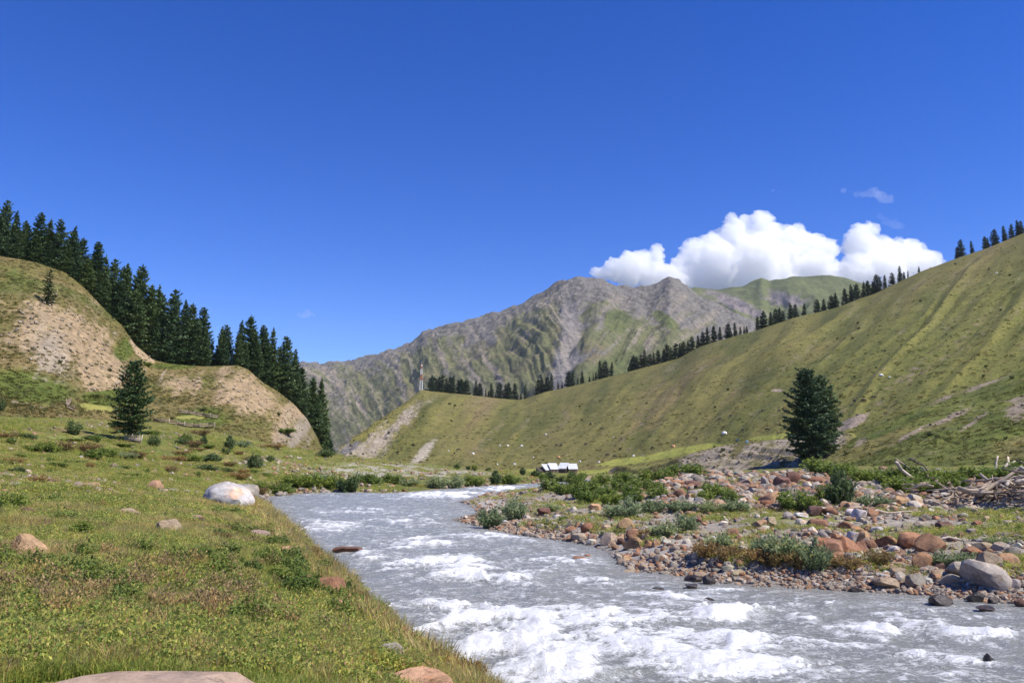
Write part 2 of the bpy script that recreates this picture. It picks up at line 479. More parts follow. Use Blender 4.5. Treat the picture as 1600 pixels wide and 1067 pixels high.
# ------------------------------------------------------------------ ground sheet
def paint(c, colour, m):
    return c + (np.asarray(colour) - c) * np.clip(m, 0, 1)[:, None]
def bare_layer(n, colour):
    return np.concatenate([np.tile(np.asarray(colour, float), (n, 1)), np.zeros((n, 1))], 1)
def pbare(B, colour, m):
    """lay bare ground of one colour where m rises to one"""
    m = np.clip(m, 0, 1)
    k = np.where(m >= B[:, 3], 1.0, np.clip(m / (B[:, 3] + 1e-6), 0, 1) ** 2)
    B[:, :3] = B[:, :3] + (np.asarray(colour) - B[:, :3]) * k[:, None]
    B[:, 3] = np.maximum(B[:, 3], m)
    return B
TERR = []          # (vertices, faces) of every landform, for ray casts
def add_ground():
    nu, nv = 560, 470
    ang = np.linspace(-64, 64, nu) * math.pi / 180
    r = np.concatenate([[0.05, 1.5], np.geomspace(3, 7000, nv - 2)])
    A, R = np.meshgrid(ang, r)
    X, Y = np.sin(A) * R, np.cos(A) * R
    Z = gz(X, Y)
    V = np.stack([X.ravel(), Y.ravel(), Z.ravel()], 1)
    F = grid_faces(nu, nv)
    x, y, z = V.T
    rr = np.hypot(x, y)
    px, py = project(V)
    sd = river_sd(x, y)
    n1 = fbm(x * .05, y * .05, 5) + .5 * fbm(x * .4 + 9, y * .4, 4)
    n2 = fbm(x * .11 + 40, y * .11, 4)
    C = np.tile([.175, .180, .050], (len(V), 1))
    C = paint(C, (.23, .19, .075), sstep(-.05, .4, n1))
    C = paint(C, (.105, .135, .030), sstep(.05, .35, n2))
    mid = sstep(60, 95, rr)
    band = fbm(x * .035 + 12, y * .11, 5)
    C = paint(C, (.125, .128, .040), mid * sstep(-.15, .2, band) * .85)
    C = paint(C, (.175, .135, .062), mid * sstep(.1, .35, fbm(x * .05 + 60, y * .13, 5)) * .8)
    mead = np.maximum.reduce([blob(px, py, 60, 735, 120, 14), blob(px, py, 20, 702, 60, 9), blob(px, py, 190, 742, 80, 8), blob(px, py, 95, 722, 60, 10), blob(px, py, 130, 683, 60, 4)])
    C = paint(C, (.225, .235, .080), sstep(.35, .6, mead + .12 * n1))
    fld = np.maximum.reduce([blob(px, py, 150, 638, 34, 5, .12), blob(px, py, 280, 662, 22, 4), blob(px, py, 300, 650, 30, 5)])
    C = paint(C, (.24, .245, .065), sstep(.4, .6, fld))
    fl = np.maximum(blob(px, py, 720, 738, 130, 3.5), blob(px, py, 900, 741, 60, 3))
    C = paint(C, (.26, .24, .09), sstep(.4, .6, fl) * (rr > 280))
    B = bare_layer(len(V), (.30, .27, .215))
    stone = np.maximum.reduce([blob(px, py, 560, 735, 170, 14), blob(px, py, 420, 735, 60, 22), blob(px, py, 300, 765, 110, 6), blob(px, py, 120, 745, 120, 5), blob(px, py, 700, 740, 90, 8)])
    B = pbare(B, (.34, .315, .26), (sstep(.2, .8, stone * .8 + .5 * fbm(x * .1, y * .22 + 7, 5)) * .55 + .20) * mid * (1 - sstep(.3, .6, mead)))
    bar = sstep(-.3, .1, x - (4 - .09 * y)) * (1 - sstep(90, 130, rr)) * (y > 14) * (sd > 0)
    B = pbare(B, (.285, .25, .205), bar * (.35 + .65 * sstep(-.3, .2, n2 + .25 * np.exp(-sd / 4))))
    B = pbare(B, (.34, .31, .27), bar * (sd < 3.5))
    B = pbare(B, (.235, .21, .185), sstep(1.2, .3, sd) * (rr < 200) * 1.0)
    B = pbare(B, (.27, .21, .145), (rr < 70) * (x < 2) * sstep(1.6, .5, sd) * 1.0)
    B = pbare(B, (.16, .15, .135), (sd < 0) * (rr < 400) * 1.0)
    B = pbare(B, (.30, .22, .15), sstep(.3, .7, blob(px, py, 960, 746, 70, 5)) * (rr > 150) * .8)
    me = new_mesh('ground', V, F)
    set_col(me, C)
    set_col(me, B, 'Bare')
    o = obj('ground', me, M_ground)
    o['kind'] = 'structure'
    TERR.append((V, F))
add_ground()

# ------------------------------------------------------------------ hills: lofts from a foot line to a crest line
def loft(cols, nu, nv, back, bulge, disp, soft=160):
    R = np.array([PY(*c[0]) for c in cols])
    Fo = np.array([PY(*c[1]) for c in cols])
    s = np.concatenate([[0], np.cumsum(np.linalg.norm(np.diff(R, axis=0), axis=1) + np.linalg.norm(np.diff(Fo, axis=0), axis=1))])
    s /= s[-1]
    # densify + smooth slightly so control points do not show as creases
    u = np.linspace(0, 1, nu)
    def interp(P):
        Q = np.stack([np.interp(u, s, P[:, k]) for k in range(3)], 1)
        k = max(1, nu // soft)
        ker = np.hanning(2 * k + 3)[1:-1]
        ker /= ker.sum()
        pad = len(ker) // 2
        return np.stack([np.convolve(np.pad(Q[:, j], pad, mode='reflect', reflect_type='odd'), ker, 'valid') for j in range(3)], 1)
    R, Fo = interp(R), interp(Fo)
    nb = max(6, nv // 6)
    v = np.concatenate([np.linspace(-.12, 1, nv), 1 + np.linspace(0, 1, nb + 1)[1:]])
    P = np.zeros((len(v), nu, 3))
    D = R - Fo
    hd = D[:, :2] / (np.linalg.norm(D[:, :2], axis=1)[:, None] + 1e-6)
    L = np.linalg.norm(D[:, :2], axis=1)
    for i, t in enumerate(v):
        if t <= 1:
            P[i] = Fo + D * t
            P[i, :, 2] += bulge * np.sin(math.pi * max(t, 0)) * D[:, 2]
        else:
            b = (t - 1) * back[0]
            P[i, :, :2] = R[:, :2] + hd * b
            P[i, :, 2] = R[:, 2] - b * back[1] - (b ** 2) * back[2]
    Vv, Uu = np.meshgrid(v, u, indexing='ij')
    qx, qy = project(P)
    dz = disp(P[..., 0], P[..., 1], Uu, Vv, (qx, qy))
    P[..., 2] += dz
    return P.reshape(-1, 3), grid_faces(nu, len(v)), Uu.ravel(), Vv.ravel()
TURF = {}
def hill(name, data, C, mat, B):
    V, F = data[0], data[1]
    TURF[name] = (V, F, C, B)
    me = new_mesh(name, V, F)
    set_col(me, C)
    set_col(me, B, 'Bare')
    o = obj(name, me, mat)
    o['kind'] = 'structure'
    TERR.append((V, F))
    return o

# --- left hill
lh = [((-420, 390, 232), (-420, 620, 120)), ((-250, 392, 238), (-250, 630, 130)), ((-100, 392, 245), (-100, 640, 140)), ((0, 400, 250), (0, 640, 150)), ((50, 408, 253), (50, 643, 155)), ((100, 425, 257), (100, 648, 162)), ((130, 447, 260), (130, 652, 168)),
      ((165, 485, 263), (165, 655, 172)), ((190, 508, 265), (190, 657, 176)), ((212, 540, 268), (212, 659, 180)), ((240, 563, 270), (240, 662, 183)), ((270, 569, 272), (265, 665, 186)), ((320, 573, 275), (300, 668, 190)),
      ((370, 570, 278), (340, 673, 194)), ((388, 577, 282), (370, 679, 197)), ((410, 597, 288), (395, 687, 200)), ((435, 612, 294), (420, 695, 203)), ((460, 632, 300), (445, 703, 208)), ((480, 655, 306), (465, 707, 214)), ((495, 682, 312), (485, 711, 222)),
      ((505, 705, 318), (505, 715, 235)), ((512, 722, 326), (514, 722, 250))]
def d_left(x, y, u, v, q):
    e = np.clip(1 - np.abs(v - .5) * 1.9, 0, 1)
    return fbm(x * .03, y * .03, 4) * 4.5 * e + fbm(x * .15, y * .15, 4) * .7 * np.clip(1.1 - v * .8, .2, 1) + (ridged(x * .07 + 4, y * .02, 3) - .5) * 3.0 * e * e
D = loft(lh, 420, 200, (70, .18, .002), .06, d_left)
x, y, z = D[0].T
px, py = project(D[0])
n = fbm(x * .05, z * .08, 5)
n3 = fbm((px + .55 * py) * .06, py * .018, 5)            # streaks down the face
C = np.tile([.150, .130, .050], (len(x), 1))
C = paint(C, (.195, .150, .070), sstep(-.1, .3, n))
C = paint(C, (.112, .120, .037), sstep(.0, .3, fbm(x * .04 + 30, z * .07, 4)))
green = np.maximum.reduce([blob(px, py, 40, 605, 95, 30, .15), blob(px, py, 175, 622, 60, 18), blob(px, py, 320, 655, 60, 22), blob(px, py, 195, 545, 18, 26, .6), blob(px, py, 10, 425, 80, 22, .2) * .6, blob(px, py, 270, 572, 40, 6)])
C = paint(C, (.092, .125, .028), sstep(.35, .7, green + .35 * n + .2 * n3) * .85)
C = paint(C, (.25, .245, .075), sstep(.4, .6, np.maximum(blob(px, py, 150, 637, 36, 6, .14), blob(px, py, 300, 652, 30, 4))))
B = bare_layer(len(x), (.31, .245, .155))
bare = np.maximum.reduce([blob(px, py, 95, 525, 95, 60, .3), blob(px, py, 155, 580, 65, 42, .5), blob(px, py, 385, 615, 66, 36, .55), blob(px, py, 450, 665, 38, 40, .7), blob(px, py, 285, 602, 34, 16)])
B = pbare(B, (.32, .235, .14), np.clip(bare * 1.0 + .35 * n + .5 * n3 - .02, 0, .80) * (1 - sstep(.4, .8, green)))
B = pbare(B, (.37, .275, .165), sstep(.3, .8, blob(px, py, 222, 548, 36, 13, .78) + .2 * n3))
B = pbare(B, (.315, .26, .19), np.clip(blob(px, py, 80, 550, 34, 55, -.25) * .85 + .4 * n3, 0, .85))
B = pbare(B, (.27, .225, .17), np.clip(blob(px, py, 465, 675, 28, 44, .7) * .8 + .5 * n3 - .05, 0, .8))
B = pbare(B, (.30, .25, .17), sstep(.5, .9, np.maximum.reduce([blob(px, py, 40, 632, 60, 3, .22), blob(px, py, 252, 590, 4, 24, .5), blob(px, py, 180, 520, 8, 3)])) * .9)
hill('hill_left', D, C, M_hill, B)

# --- right hill with its long ridge
rh = [((519, 720, 505), (516, 722, 480)), ((530, 710, 530), (526, 722, 475)), ((560, 683, 600), (562, 724, 470)), ((600, 652, 700), (605, 727, 468)), ((640, 624, 800), (645, 729, 465)), ((657, 609, 870), (680, 731, 465)), ((690, 613, 880), (715, 734, 462)), ((740, 618, 890), (760, 738, 460)),
      ((775, 622, 895), (800, 741, 455)), ((815, 625, 900), (830, 742, 450)), ((850, 613, 890), (860, 743, 445)), ((900, 602, 880), (900, 744, 440)), ((950, 589, 875), (945, 743, 430)), ((1000, 576, 870), (990, 742, 420)), ((1060, 560, 865), (1050, 741, 400)), ((1090, 543, 862), (1075, 740, 395)),
      ((1120, 533, 860), (1100, 739, 390)), ((1180, 517, 855), (1160, 738, 370)), ((1240, 497, 850), (1230, 738, 350)), ((1310, 480, 845), (1300, 738, 330)), ((1370, 457, 840), (1370, 738, 312)), ((1410, 438, 838), (1410, 738, 305)), ((1440, 424, 835), (1450, 738, 300)), ((1500, 402, 830), (1520, 738, 295)),
      ((1550, 385, 825), (1580, 738, 290)), ((1600, 364, 820), (1650, 738, 285)), ((1750, 300, 800), (1800, 738, 280)), ((2000, 215, 780), (2050, 738, 270)), ((2500, 150, 760), (2500, 738, 260))]
def d_right(x, y, u, v, q):
    px, py = q
    e = np.clip(1 - np.abs(v - .5) * 1.95, 0, 1)
    w = fbm(x * .006, y * .006, 3) * 28
    sl = px + 1.05 * py + w                                  # lines that run down the slope
    rib = (ridged(sl * .011, (px - py) * .0012, 3) - .55) + .9 * np.clip(1 - np.abs(perlin(sl * .0075 + 2.3, (px - py) * .0009)) * 7, 0, 1)
    fine = ridged(sl * .034 + 7, (px - py) * .003, 3) - .5
    nose = np.exp(-((u - .08) / .1) ** 2)
    rock = (ridged(x * .03, y * .05 + v * 3, 4) - .5) * 14 * nose * np.clip(v * 3, 0, 1) * np.clip(1.02 - v, 0, .25) * 4
    return rib * (2.6 + 1.4 * sstep(900, 1250, px)) * e ** .6 + fine * 1.5 * e ** .5 + fbm(x * .012, y * .012, 4) * 5 * e + fbm(x * .08, y * .08, 4) * .9 * np.clip(1.05 - v, .12, 1) + rock
D = loft(rh, 760, 240, (220, .22, .0008), .05, d_right)
x, y, z = D[0].T
px, py = project(D[0])
sl = px + 1.05 * py + fbm(x * .006, y * .006, 3) * 28
n = fbm(sl * .012, (px - py) * .0035, 5)
n3 = fbm(sl * .045, (px - py) * .010, 5)
C = np.tile([.152, .140, .050], (len(x), 1))
C = paint(C, (.165, .125, .064), sstep(-.05, .45, n + .3 * n3) * .8)
C = paint(C, (.098, .102, .034), sstep(.0, .3, fbm(sl * .010 + 20, (px - py) * .004, 5) + .35 * n3))
C = paint(C, (.148, .154, .045), sstep(.25, .7, blob(px, py, 1440, 580, 300, 130, -.5) + .25 * n3) * .8)
C = paint(C, (.20, .185, .06), np.clip(1 - np.abs(perlin(sl * .0075 + 2.3, (px - py) * .0009)) * 9, 0, 1) * .5 * (px > 850))  # rib crests painted paler, as if lit, in yellow-green bands
C = paint(C, (.165, .155, .052), sstep(.62, .85, ridged(sl * .011, (px - py) * .0012, 3)) * .4)
fl = np.maximum.reduce([blob(px, py, 1060, 706, 70, 7, -.2), blob(px, py, 985, 720, 60, 6, -.12), blob(px, py, 1215, 682, 50, 5, -.1), blob(px, py, 1140, 698, 40, 5, -.05), blob(px, py, 930, 737, 60, 4, -.1), blob(px, py, 820, 737, 40, 4, -.1)])
C = paint(C, (.255, .265, .068), sstep(.35, .55, fl + .08 * n3))
B = bare_layer(len(x), (.24, .19, .13))
B = pbare(B, (.235, .175, .115), np.clip(.18 + .45 * n3 + .25 * n, 0, .46) * (fl < .3))
scar = np.maximum.reduce([blob(px, py, 590, 690, 78, 22, -.65), blob(px, py, 630, 655, 36, 15, -.7), blob(px, py, 560, 702, 58, 14, -.3)])
B = pbare(B, (.30, .255, .20), np.clip(scar * .8 + .6 * n3 - .06, 0, .82))
B = pbare(B, (.15, .14, .135), sstep(.45, .7, blob(px, py, 545, 702, 40, 10, -.6) + .6 * n3 - .1) * .9)
B = pbare(B, (.34, .295, .225), np.clip(blob(px, py, 660, 708, 34, 10, -.85) * .95 + .4 * n3 - .05, 0, .9))
B = pbare(B, (.25, .20, .155), sstep(.45, .75, np.maximum(blob(px, py, 1330, 660, 40, 10, -.4), blob(px, py, 1215, 610, 14, 4)) + .3 * n3) * .9)
hill('hill_right', D, C, M_hill, B)

# --- near grassy shoulder on the right
nh = [((1262, 730, 178), (1262, 736, 168)), ((1285, 720, 190), (1280, 736, 164)), ((1303, 708, 205), (1305, 736, 158)), ((1330, 688, 225), (1340, 736, 150)), ((1370, 664, 250), (1400, 736, 138)), ((1420, 642, 270), (1460, 735, 130)), ((1470, 620, 290), (1520, 735, 125)), ((1540, 598, 305), (1580, 735, 120)),
      ((1600, 577, 320), (1650, 735, 115)), ((1750, 520, 340), (1800, 733, 108)), ((2000, 430, 360), (2050, 732, 100)), ((2500, 300, 380), (2500, 730, 90))]
def d_near(x, y, u, v, q):
    e = np.clip(1 - np.abs(v - .5) * 1.9, 0, 1)
    tr = np.sin((y * .32 + fbm(x * .03, y * .03, 3) * 6)) * .35
    return fbm(x * .025, y * .025, 4) * 5 * e + fbm(x * .14, y * .14, 4) * .8 * np.clip(1.1 - v * .7, .3, 1) + tr * e
D = loft(nh, 420, 190, (120, .05, .0012), .10, d_near)
x, y, z = D[0].T
px, py = project(D[0])
n = fbm(x * .03, y * .03, 5)
n3 = fbm(x * .16, y * .16, 5)
C = np.tile([.135, .150, .042], (len(x), 1))
C = paint(C, (.175, .160, .058), sstep(.0, .35, n))
C = paint(C, (.108, .135, .034), sstep(.05, .35, fbm(x * .05 + 11, y * .05, 4)))
B = bare_layer(len(x), (.27, .215, .15))
B = pbare(B, (.24, .19, .13), np.clip(.18 + .3 * n3, 0, .4))
bare = np.maximum.reduce([blob(px, py, 1540, 598, 46, 7, -.36), blob(px, py, 1475, 623, 22, 4, -.4), blob(px, py, 1590, 640, 26, 20, -.6), blob(px, py, 1480, 655, 50, 5, -.45), blob(px, py, 1420, 680, 50, 4, -.5), blob(px, py, 1345, 690, 16, 8, -.6), blob(px, py, 1520, 660, 30, 3, -.6)])
B = pbare(B, (.29, .23, .165), np.clip(bare * .85 + .5 * n3 - .03, 0, .85))
hill('shoulder_right', D, C, M_hill, B)

# --- eroded terrace behind the pair of conifers
th = [((960, 741, 300), (940, 744, 262)), ((1020, 730, 300), (995, 744, 255)), ((1060, 717, 298), (1030, 744, 250)), ((1095, 704, 295), (1060, 744, 245)), ((1130, 696, 290), (1095, 744, 238)), ((1170, 691, 285), (1130, 743, 230)), ((1210, 687, 280), (1170, 742, 222)), ((1250, 683, 275), (1220, 741, 214)),
      ((1290, 678, 272), (1275, 740, 205)), ((1325, 676, 268), (1315, 740, 205)), ((1350, 700, 262), (1345, 742, 205)), ((1365, 735, 255), (1362, 745, 205))]
def d_terr(x, y, u, v, q):
    e = np.clip(1 - np.abs(v - .5) * 1.9, 0, 1)
    return (ridged(x * .055 + y * .02, y * .01, 3) - .5) * 7 * e + fbm(x * .12, y * .12, 4) * 1.0 * np.clip(1.05 - v, .1, 1)
D = loft(th, 260, 110, (70, -.03, .0), -.08, d_terr)
x, y, z = D[0].T
px, py = project(D[0])
n = fbm(x * .06, y * .03, 5)
n3 = fbm(x * .22, y * .12, 5)
C = np.tile([.150, .138, .060], (len(x), 1))
C = paint(C, (.17, .17, .055), sstep(1.0, 1.06, D[3]))
B = bare_layer(len(x), (.29, .24, .175))
B = pbare(B, (.31, .26, .195), np.clip(.56 + .6 * fbm((px + .8 * py) * .03, py * .01, 4) + .3 * n3 - .35 * (px < 1060) - 2 * sstep(.97, 1.02, D[3]), 0, 1))
hill('terrace_scarp', D, C, M_hill, B)

# --- grey mountain
mh = [((380, 600, 4300), (380, 735, 2600)), ((440, 575, 4300), (430, 735, 2500)), ((476, 565, 4200), (470, 735, 2400)), ((500, 568, 4150), (500, 735, 2300)), ((540, 565, 4050), (535, 735, 2200)), ((575, 556, 3900), (570, 735, 2100)), ((600, 550, 3800), (600, 735, 2000)), ((640, 536, 3680), (637, 735, 1920)), ((652, 528, 3630), (649, 735, 1890)), ((660, 519, 3600), (660, 735, 1870)),
      ((690, 511, 3500), (690, 735, 1800)), ((740, 497, 3400), (740, 735, 1750)), ((790, 485, 3300), (790, 735, 1700)), ((830, 467, 3200), (830, 735, 1650)), ((850, 452, 3150), (850, 735, 1600)), ((880, 436, 3050), (880, 735, 1550)), ((900, 432, 3000), (900, 735, 1550)), ((925, 435, 3000), (925, 735, 1550)), ((950, 440, 3000), (950, 735, 1550)), ((972, 447, 3000), (972, 735, 1600)),
      ((1010, 449, 3050), (1010, 735, 1650)), ((1030, 440, 3050), (1030, 735, 1700)), ((1046, 430, 3050), (1046, 735, 1700)), ((1062, 440, 3050), (1065, 735, 1700)), ((1090, 461, 3000), (1095, 735, 1700)), ((1130, 480, 2950), (1135, 735, 1700)), ((1170, 500, 2900), (1175, 735, 1700)), ((1200, 513, 2850), (1210, 735, 1700)), ((1280, 540, 2800), (1300, 735, 1700)), ((1400, 600, 2700), (1450, 735, 1700))]
def mside(px, py, x, y, f):
    """a pattern drawn along the fall lines, which lean one way left of the main gully and the other way right of it"""
    pc = 905 - (py - 440) * .20 + fbm(x * .004, y * .004, 3) * 30
    k = sstep(-30, 30, px - pc)
    w = fbm(x * .0016, y * .0016, 3) * 26 + fbm(x * .006, y * .006, 3) * 7
    return f(px - .62 * (py - 560) + w, py) * (1 - k) + f(px + .85 * (py - 560) + 300 + w, py) * k, pc
def d_mount(x, y, u, v, q):
    px, py = q
    e = np.clip(1 - np.abs(v - .52) * 1.92, 0, 1)
    sp, pc = mside(px, py, x, y, lambda a, b: ridged(a * .0085, b * .006, 4) - .55)
    sp2, _ = mside(px, py, x, y, lambda a, b: ridged(a * .026 + 3, b * .016, 4) - .5)
    iso = ridged(x * .0035, y * .0035, 5) - .55
    fine = fbm(x * .012, y * .012, 5)
    crag = (ridged(x * .012, y * .012, 4) - .5) * sstep(.5, .95, v)
    top = np.clip(1.03 - v, 0, 1) ** .5
    gully = -np.exp(-((px - pc) / 30) ** 2) * 55 * e
    return sp * 52 * e ** .8 + sp2 * 17 * e ** .6 + iso * 34 * e + gully + fine * 20 * top + crag * 38 * np.clip(top + .3, 0, 1)
D = loft(mh, 800, 340, (900, .35, .0001), .02, d_mount, 330)
x, y, z = D[0].T
px, py = project(D[0])
sp2, pc = mside(px, py, x, y, lambda a, b: ridged(a * .026 + 3, b * .016, 4))
n = fbm(x * .004, y * .004, 5)
n3, _ = mside(px, py, x, y, lambda a, b: fbm(a * .06, b * .02, 5))
ns, _ = mside(px, py, x, y, lambda a, b: fbm(a * .05 + 40, b * .006, 4))
v = D[3]
C = np.tile([.132, .136, .072], (len(x), 1))
C = paint(C, (.172, .150, .094), sstep(-.05, .35, n))
B = bare_layer(len(x), (.22, .19, .16))
hi_ = sstep(.50, .95, v + .35 * n + .2 * n3 + .20 * sstep(860, 960, px))
B = pbare(B, (.160, .148, .134), np.clip(hi_ * .82 + .3 * n3, 0, .86))
B = pbare(B, (.225, .192, .150), np.clip(.40 + (ns - .10) * 1.4 + .2 * n3 - .5 * (v > .9), 0, .85))
B = pbare(B, (.215, .195, .178), np.clip(np.exp(-((px - pc) / 24) ** 2) * 1.0 * (py > 470) + .35 * n3 - .1, 0, .85))
gr = np.maximum.reduce([blob(px, py, 965, 502, 24, 22), blob(px, py, 960, 575, 60, 26, -.5), blob(px, py, 1040, 500, 30, 10, .6)])
B[:, 3] *= 1 - sstep(.35, .7, gr + .3 * n3)
C = paint(C, (.105, .120, .052), sstep(.3, .7, gr + .3 * n3))
hill('mountain_grey', D, C, M_mount, B)

# --- green mountain behind it
gh = [((960, 520, 5200), (960, 700, 3400)), ((1030, 468, 5100), (1030, 700, 3300)), ((1085, 450, 5000), (1085, 700, 3300)), ((1120, 452, 4950), (1120, 700, 3250)), ((1160, 447, 4900), (1160, 700, 3200)), ((1178, 438, 4900), (1178, 700, 3200)), ((1190, 434, 4850), (1190, 700, 3200)), ((1203, 440, 4850), (1205, 700, 3150)), ((1225, 437, 4800), (1228, 700, 3100)), ((1240, 433, 4800), (1245, 700, 3100)),
      ((1290, 429, 4700), (1295, 700, 3050)), ((1318, 431, 4700), (1325, 700, 3000)), ((1345, 440, 4650), (1350, 700, 3000)), ((1365, 447, 4600), (1375, 700, 3000)), ((1420, 470, 4500), (1430, 700, 3000)), ((1520, 520, 4300), (1540, 700, 2900)), ((1700, 590, 4000), (1750, 700, 2800))]
def d_green(x, y, u, v, q):
    e = np.clip(1 - np.abs(v - .52) * 1.92, 0, 1)
    w = fbm(x * .0012 + 5, y * .0012, 4) * 200
    return (ridged((x + w) * .0020, y * .0006, 4) - .55) * 200 * e ** .8 + fbm(x * .01, y * .01, 5) * 40 * np.clip(1.04 - v, 0, 1) ** .5
D = loft(gh, 400, 200, (900, .3, .0001), .02, d_green)
x, y, z = D[0].T
px, py = project(D[0])
n3 = fbm(x * .012, y * .012, 5)
C = np.tile([.118, .135, .055], (len(x), 1))
C = paint(C, (.10, .115, .05), sstep(0, .3, fbm(x * .003, y * .003, 4)))
B = bare_layer(len(x), (.19, .16, .15))
B = pbare(B, (.20, .17, .16), np.clip(np.maximum(blob(px, py, 1225, 468, 34, 14, .2), blob(px, py, 1150, 475, 60, 10, .4)) + .5 * n3, 0, .9))
hill('mountain_green', D, C, M_mount, B)

BV = [BVHTree.FromPolygons(V.tolist(), F.tolist()) for V, F in TERR]
def hit(px, py):
    """first landform seen through a photo pixel"""
    d = Vector(ray(px, py)).normalized()
    best = None
    for b in BV:
        h = b.ray_cast(Vector((0, 0, CAMZ)), d)
        if h[0] is not None and (best is None or h[3] < best[1]):
            best = (h[0], h[3])
    return np.array(best[0]) if best else None
def drop(x, y):
    """height of the highest landform at x, y"""
    zs = [h[0].z for h in (b.ray_cast(Vector((x, y, 3000)), Vector((0, 0, -1))) for b in BV) if h[0] is not None]
    return max(zs) if zs else 0.0

# ------------------------------------------------------------------ river water
def add_water():
    nu, nv = 640, 560
    ang = np.linspace(-33, 62, nu) * math.pi / 180
    r = np.geomspace(6, 330, nv)
    A, R = np.meshgrid(ang, r)
    X, Y = (np.sin(A) * R).ravel(), (np.cos(A) * R).ravel()
    sd = river_sd(X, Y)
    V0 = np.stack([X, Y, 0 * X], 1)
    px, py = project(V0)
    rr = np.hypot(X, Y)
    # rough patches of the rapids
    zone = np.zeros(len(X))
    for cx, cy_, rx, ry, a in [(690, 885, 100, 14, 1.0), (640, 850, 70, 9, .8), (760, 905, 100, 18, .9), (720, 965, 120, 36, .85), (800, 1010, 170, 52, .95), (960, 985, 130, 26, .9), (640, 815, 70, 7, .6), (880, 880, 100, 9, .45), (930, 910, 70, 9, .6), (1130, 965, 120, 18, .85), (1180, 1010, 130, 16, .85),
                               (1390, 985, 80, 16, .95), (1430, 960, 80, 9, .7), (1530, 995, 80, 14, .85), (1240, 1050, 110, 14, .9), (1080, 1050, 170, 22, .85), (700, 775, 90, 6, .9), (790, 764, 50, 4, .9), (560, 800, 90, 6, .45), (500, 825, 80, 10, .6), (860, 1060, 170, 26, .9), (1450, 1040, 130, 18, .6), (1180, 925, 70, 5, .6), (780, 840, 70, 7, .6), (600, 870, 60, 12, .6), (1060, 935, 80, 8, .6), (1000, 1020, 100, 20, .8)]:
        zone = np.maximum(zone, a * blob(px, py, cx, cy_, rx, ry))
    shore = sstep(0.0, 2.2, -sd)
    wx = fbm(X * .25, Y * .25, 3) * 1.6
    wy = fbm(X * .25 + 30, Y * .25, 3) * 1.6
    big = fbm((X + wx) * .14, (Y + wy) * .27, 3)
    # standing waves: steep crests across the flow, foam breaking on them and trailing behind
    ph = (Y * .9 - X * .25 + wy * 1.3) * .42
    def crest(p, k):
        h = 1 - np.abs(perlin((X + .3 * Y + wx) * .22 * k, p * k)) * 2.0
        return np.clip(h, -.4, 1)
    c1 = crest(ph, 1.0)
    c1b = crest(ph + .22, 1.0)
    c2 = crest(ph * 1.7 + 11, 1.6)
    c3 = crest(ph * 2.6 + 5, 2.7)
    rd2 = ridged((X + wy) * 1.05 + 8, (Y + wx) * 1.5, 3)
    fine = fbm(X * 2.1, Y * 2.8, 4)
    amp = (.26 + .8 * zone) * shore
    rd3 = ridged((X + wx) * 2.3, (Y + wy) * 3.1 + 5, 3)
    Z = amp * (.22 * big + .19 * c1 * np.abs(c1) + .12 * c2 + .06 * c3 + .13 * (rd2 - .5) * (0.4 + zone) + .07 * (rd3 - .5) * (.3 + zone)) + .05 * fine * shore * (.5 + zone)
    near = sstep(900, 980, py)
    foam = sstep(.70, 1.22, .13 * near + .33 * c1 + .16 * c1b + .20 * c2 + .17 * c3 + zone * .55 + fine * .25 + (rd2 - .5) * .35 + (rd3 - .5) * .28 + big * .15)
    streak = sstep(.45, .85, ridged((X + wx) * .5 + 3, (Y + wy) * 1.3, 4) + .25 * fine + .3 * zone - .1) * .32
    foam = np.clip(np.maximum(foam, streak), 0, 1) * sstep(.05, .8, -sd)
    V = np.stack([X, Y, Z], 1)
    F = grid_faces(nu, nv)
    keep = (sd[F].min(1) < .5)
    F = F[keep]
    used = np.unique(F)
    mp = np.full(len(V), -1)
    mp[used] = np.arange(len(used))
    V, F, foam = V[used], mp[F], foam[used]
    me = new_mesh('river_water', V, F)
    set_float(me, 'foam', foam)
    m, nt, bs, out = mat_new('silty_water')
    at = N(nt, 'ShaderNodeAttribute', attribute_name='foam')
    tc = nt.nodes.new('ShaderNodeTexCoord')
    mpn = N(nt, 'ShaderNodeMapping')
    mpn.inputs['Scale'].default_value = (1.0, 1.5, 1.0)
    nt.links.new(tc.outputs['Object'], mpn.inputs[0])
    n1 = N(nt, 'ShaderNodeTexNoise', Scale=5.5, Detail=8.0, Roughness=0.75, Distortion=1.2)
    n2 = N(nt, 'ShaderNodeTexNoise', Scale=1.7, Detail=6.0, Roughness=0.6)
    nt.links.new(mpn.outputs[0], n1.inputs['Vector'])
    nt.links.new(mpn.outputs[0], n2.inputs['Vector'])
    # foam breaks up into lace
    ma = N(nt, 'ShaderNodeMath', operation='MULTIPLY_ADD')
    ma.inputs[1].default_value = 3.0
    ma.inputs[2].default_value = -1.5
    nt.links.new(n1.outputs['Fac'], ma.inputs[0])
    ms = N(nt, 'ShaderNodeMath', operation='ADD')
    nt.links.new(at.outputs['Fac'], ms.inputs[0])
    nt.links.new(ma.outputs[0], ms.inputs[1])
    ff = ramp(nt, ms.outputs[0], [(0.16, grey(0)), (0.42, grey(.38)), (0.72, grey(1))])
    body = ramp(nt, n2.outputs['Fac'], [(0.3, (.22, .228, .212)), (0.7, (.30, .305, .28))])
    mx = nt.nodes.new('ShaderNodeMix')
    mx.data_type = 'RGBA'
    nt.links.new(ff, mx.inputs[0])
    nt.links.new(body, mx.inputs[6])
    mx.inputs[7].default_value = (.80, .81, .81, 1)
    nt.links.new(mx.outputs[2], bs.inputs['Base Color'])
    ro = ramp(nt, ff, [(0.0, grey(.22)), (0.6, grey(.7))])
    nt.links.new(ro, bs.inputs['Roughness'])
    bs.inputs['IOR'].default_value = 1.33
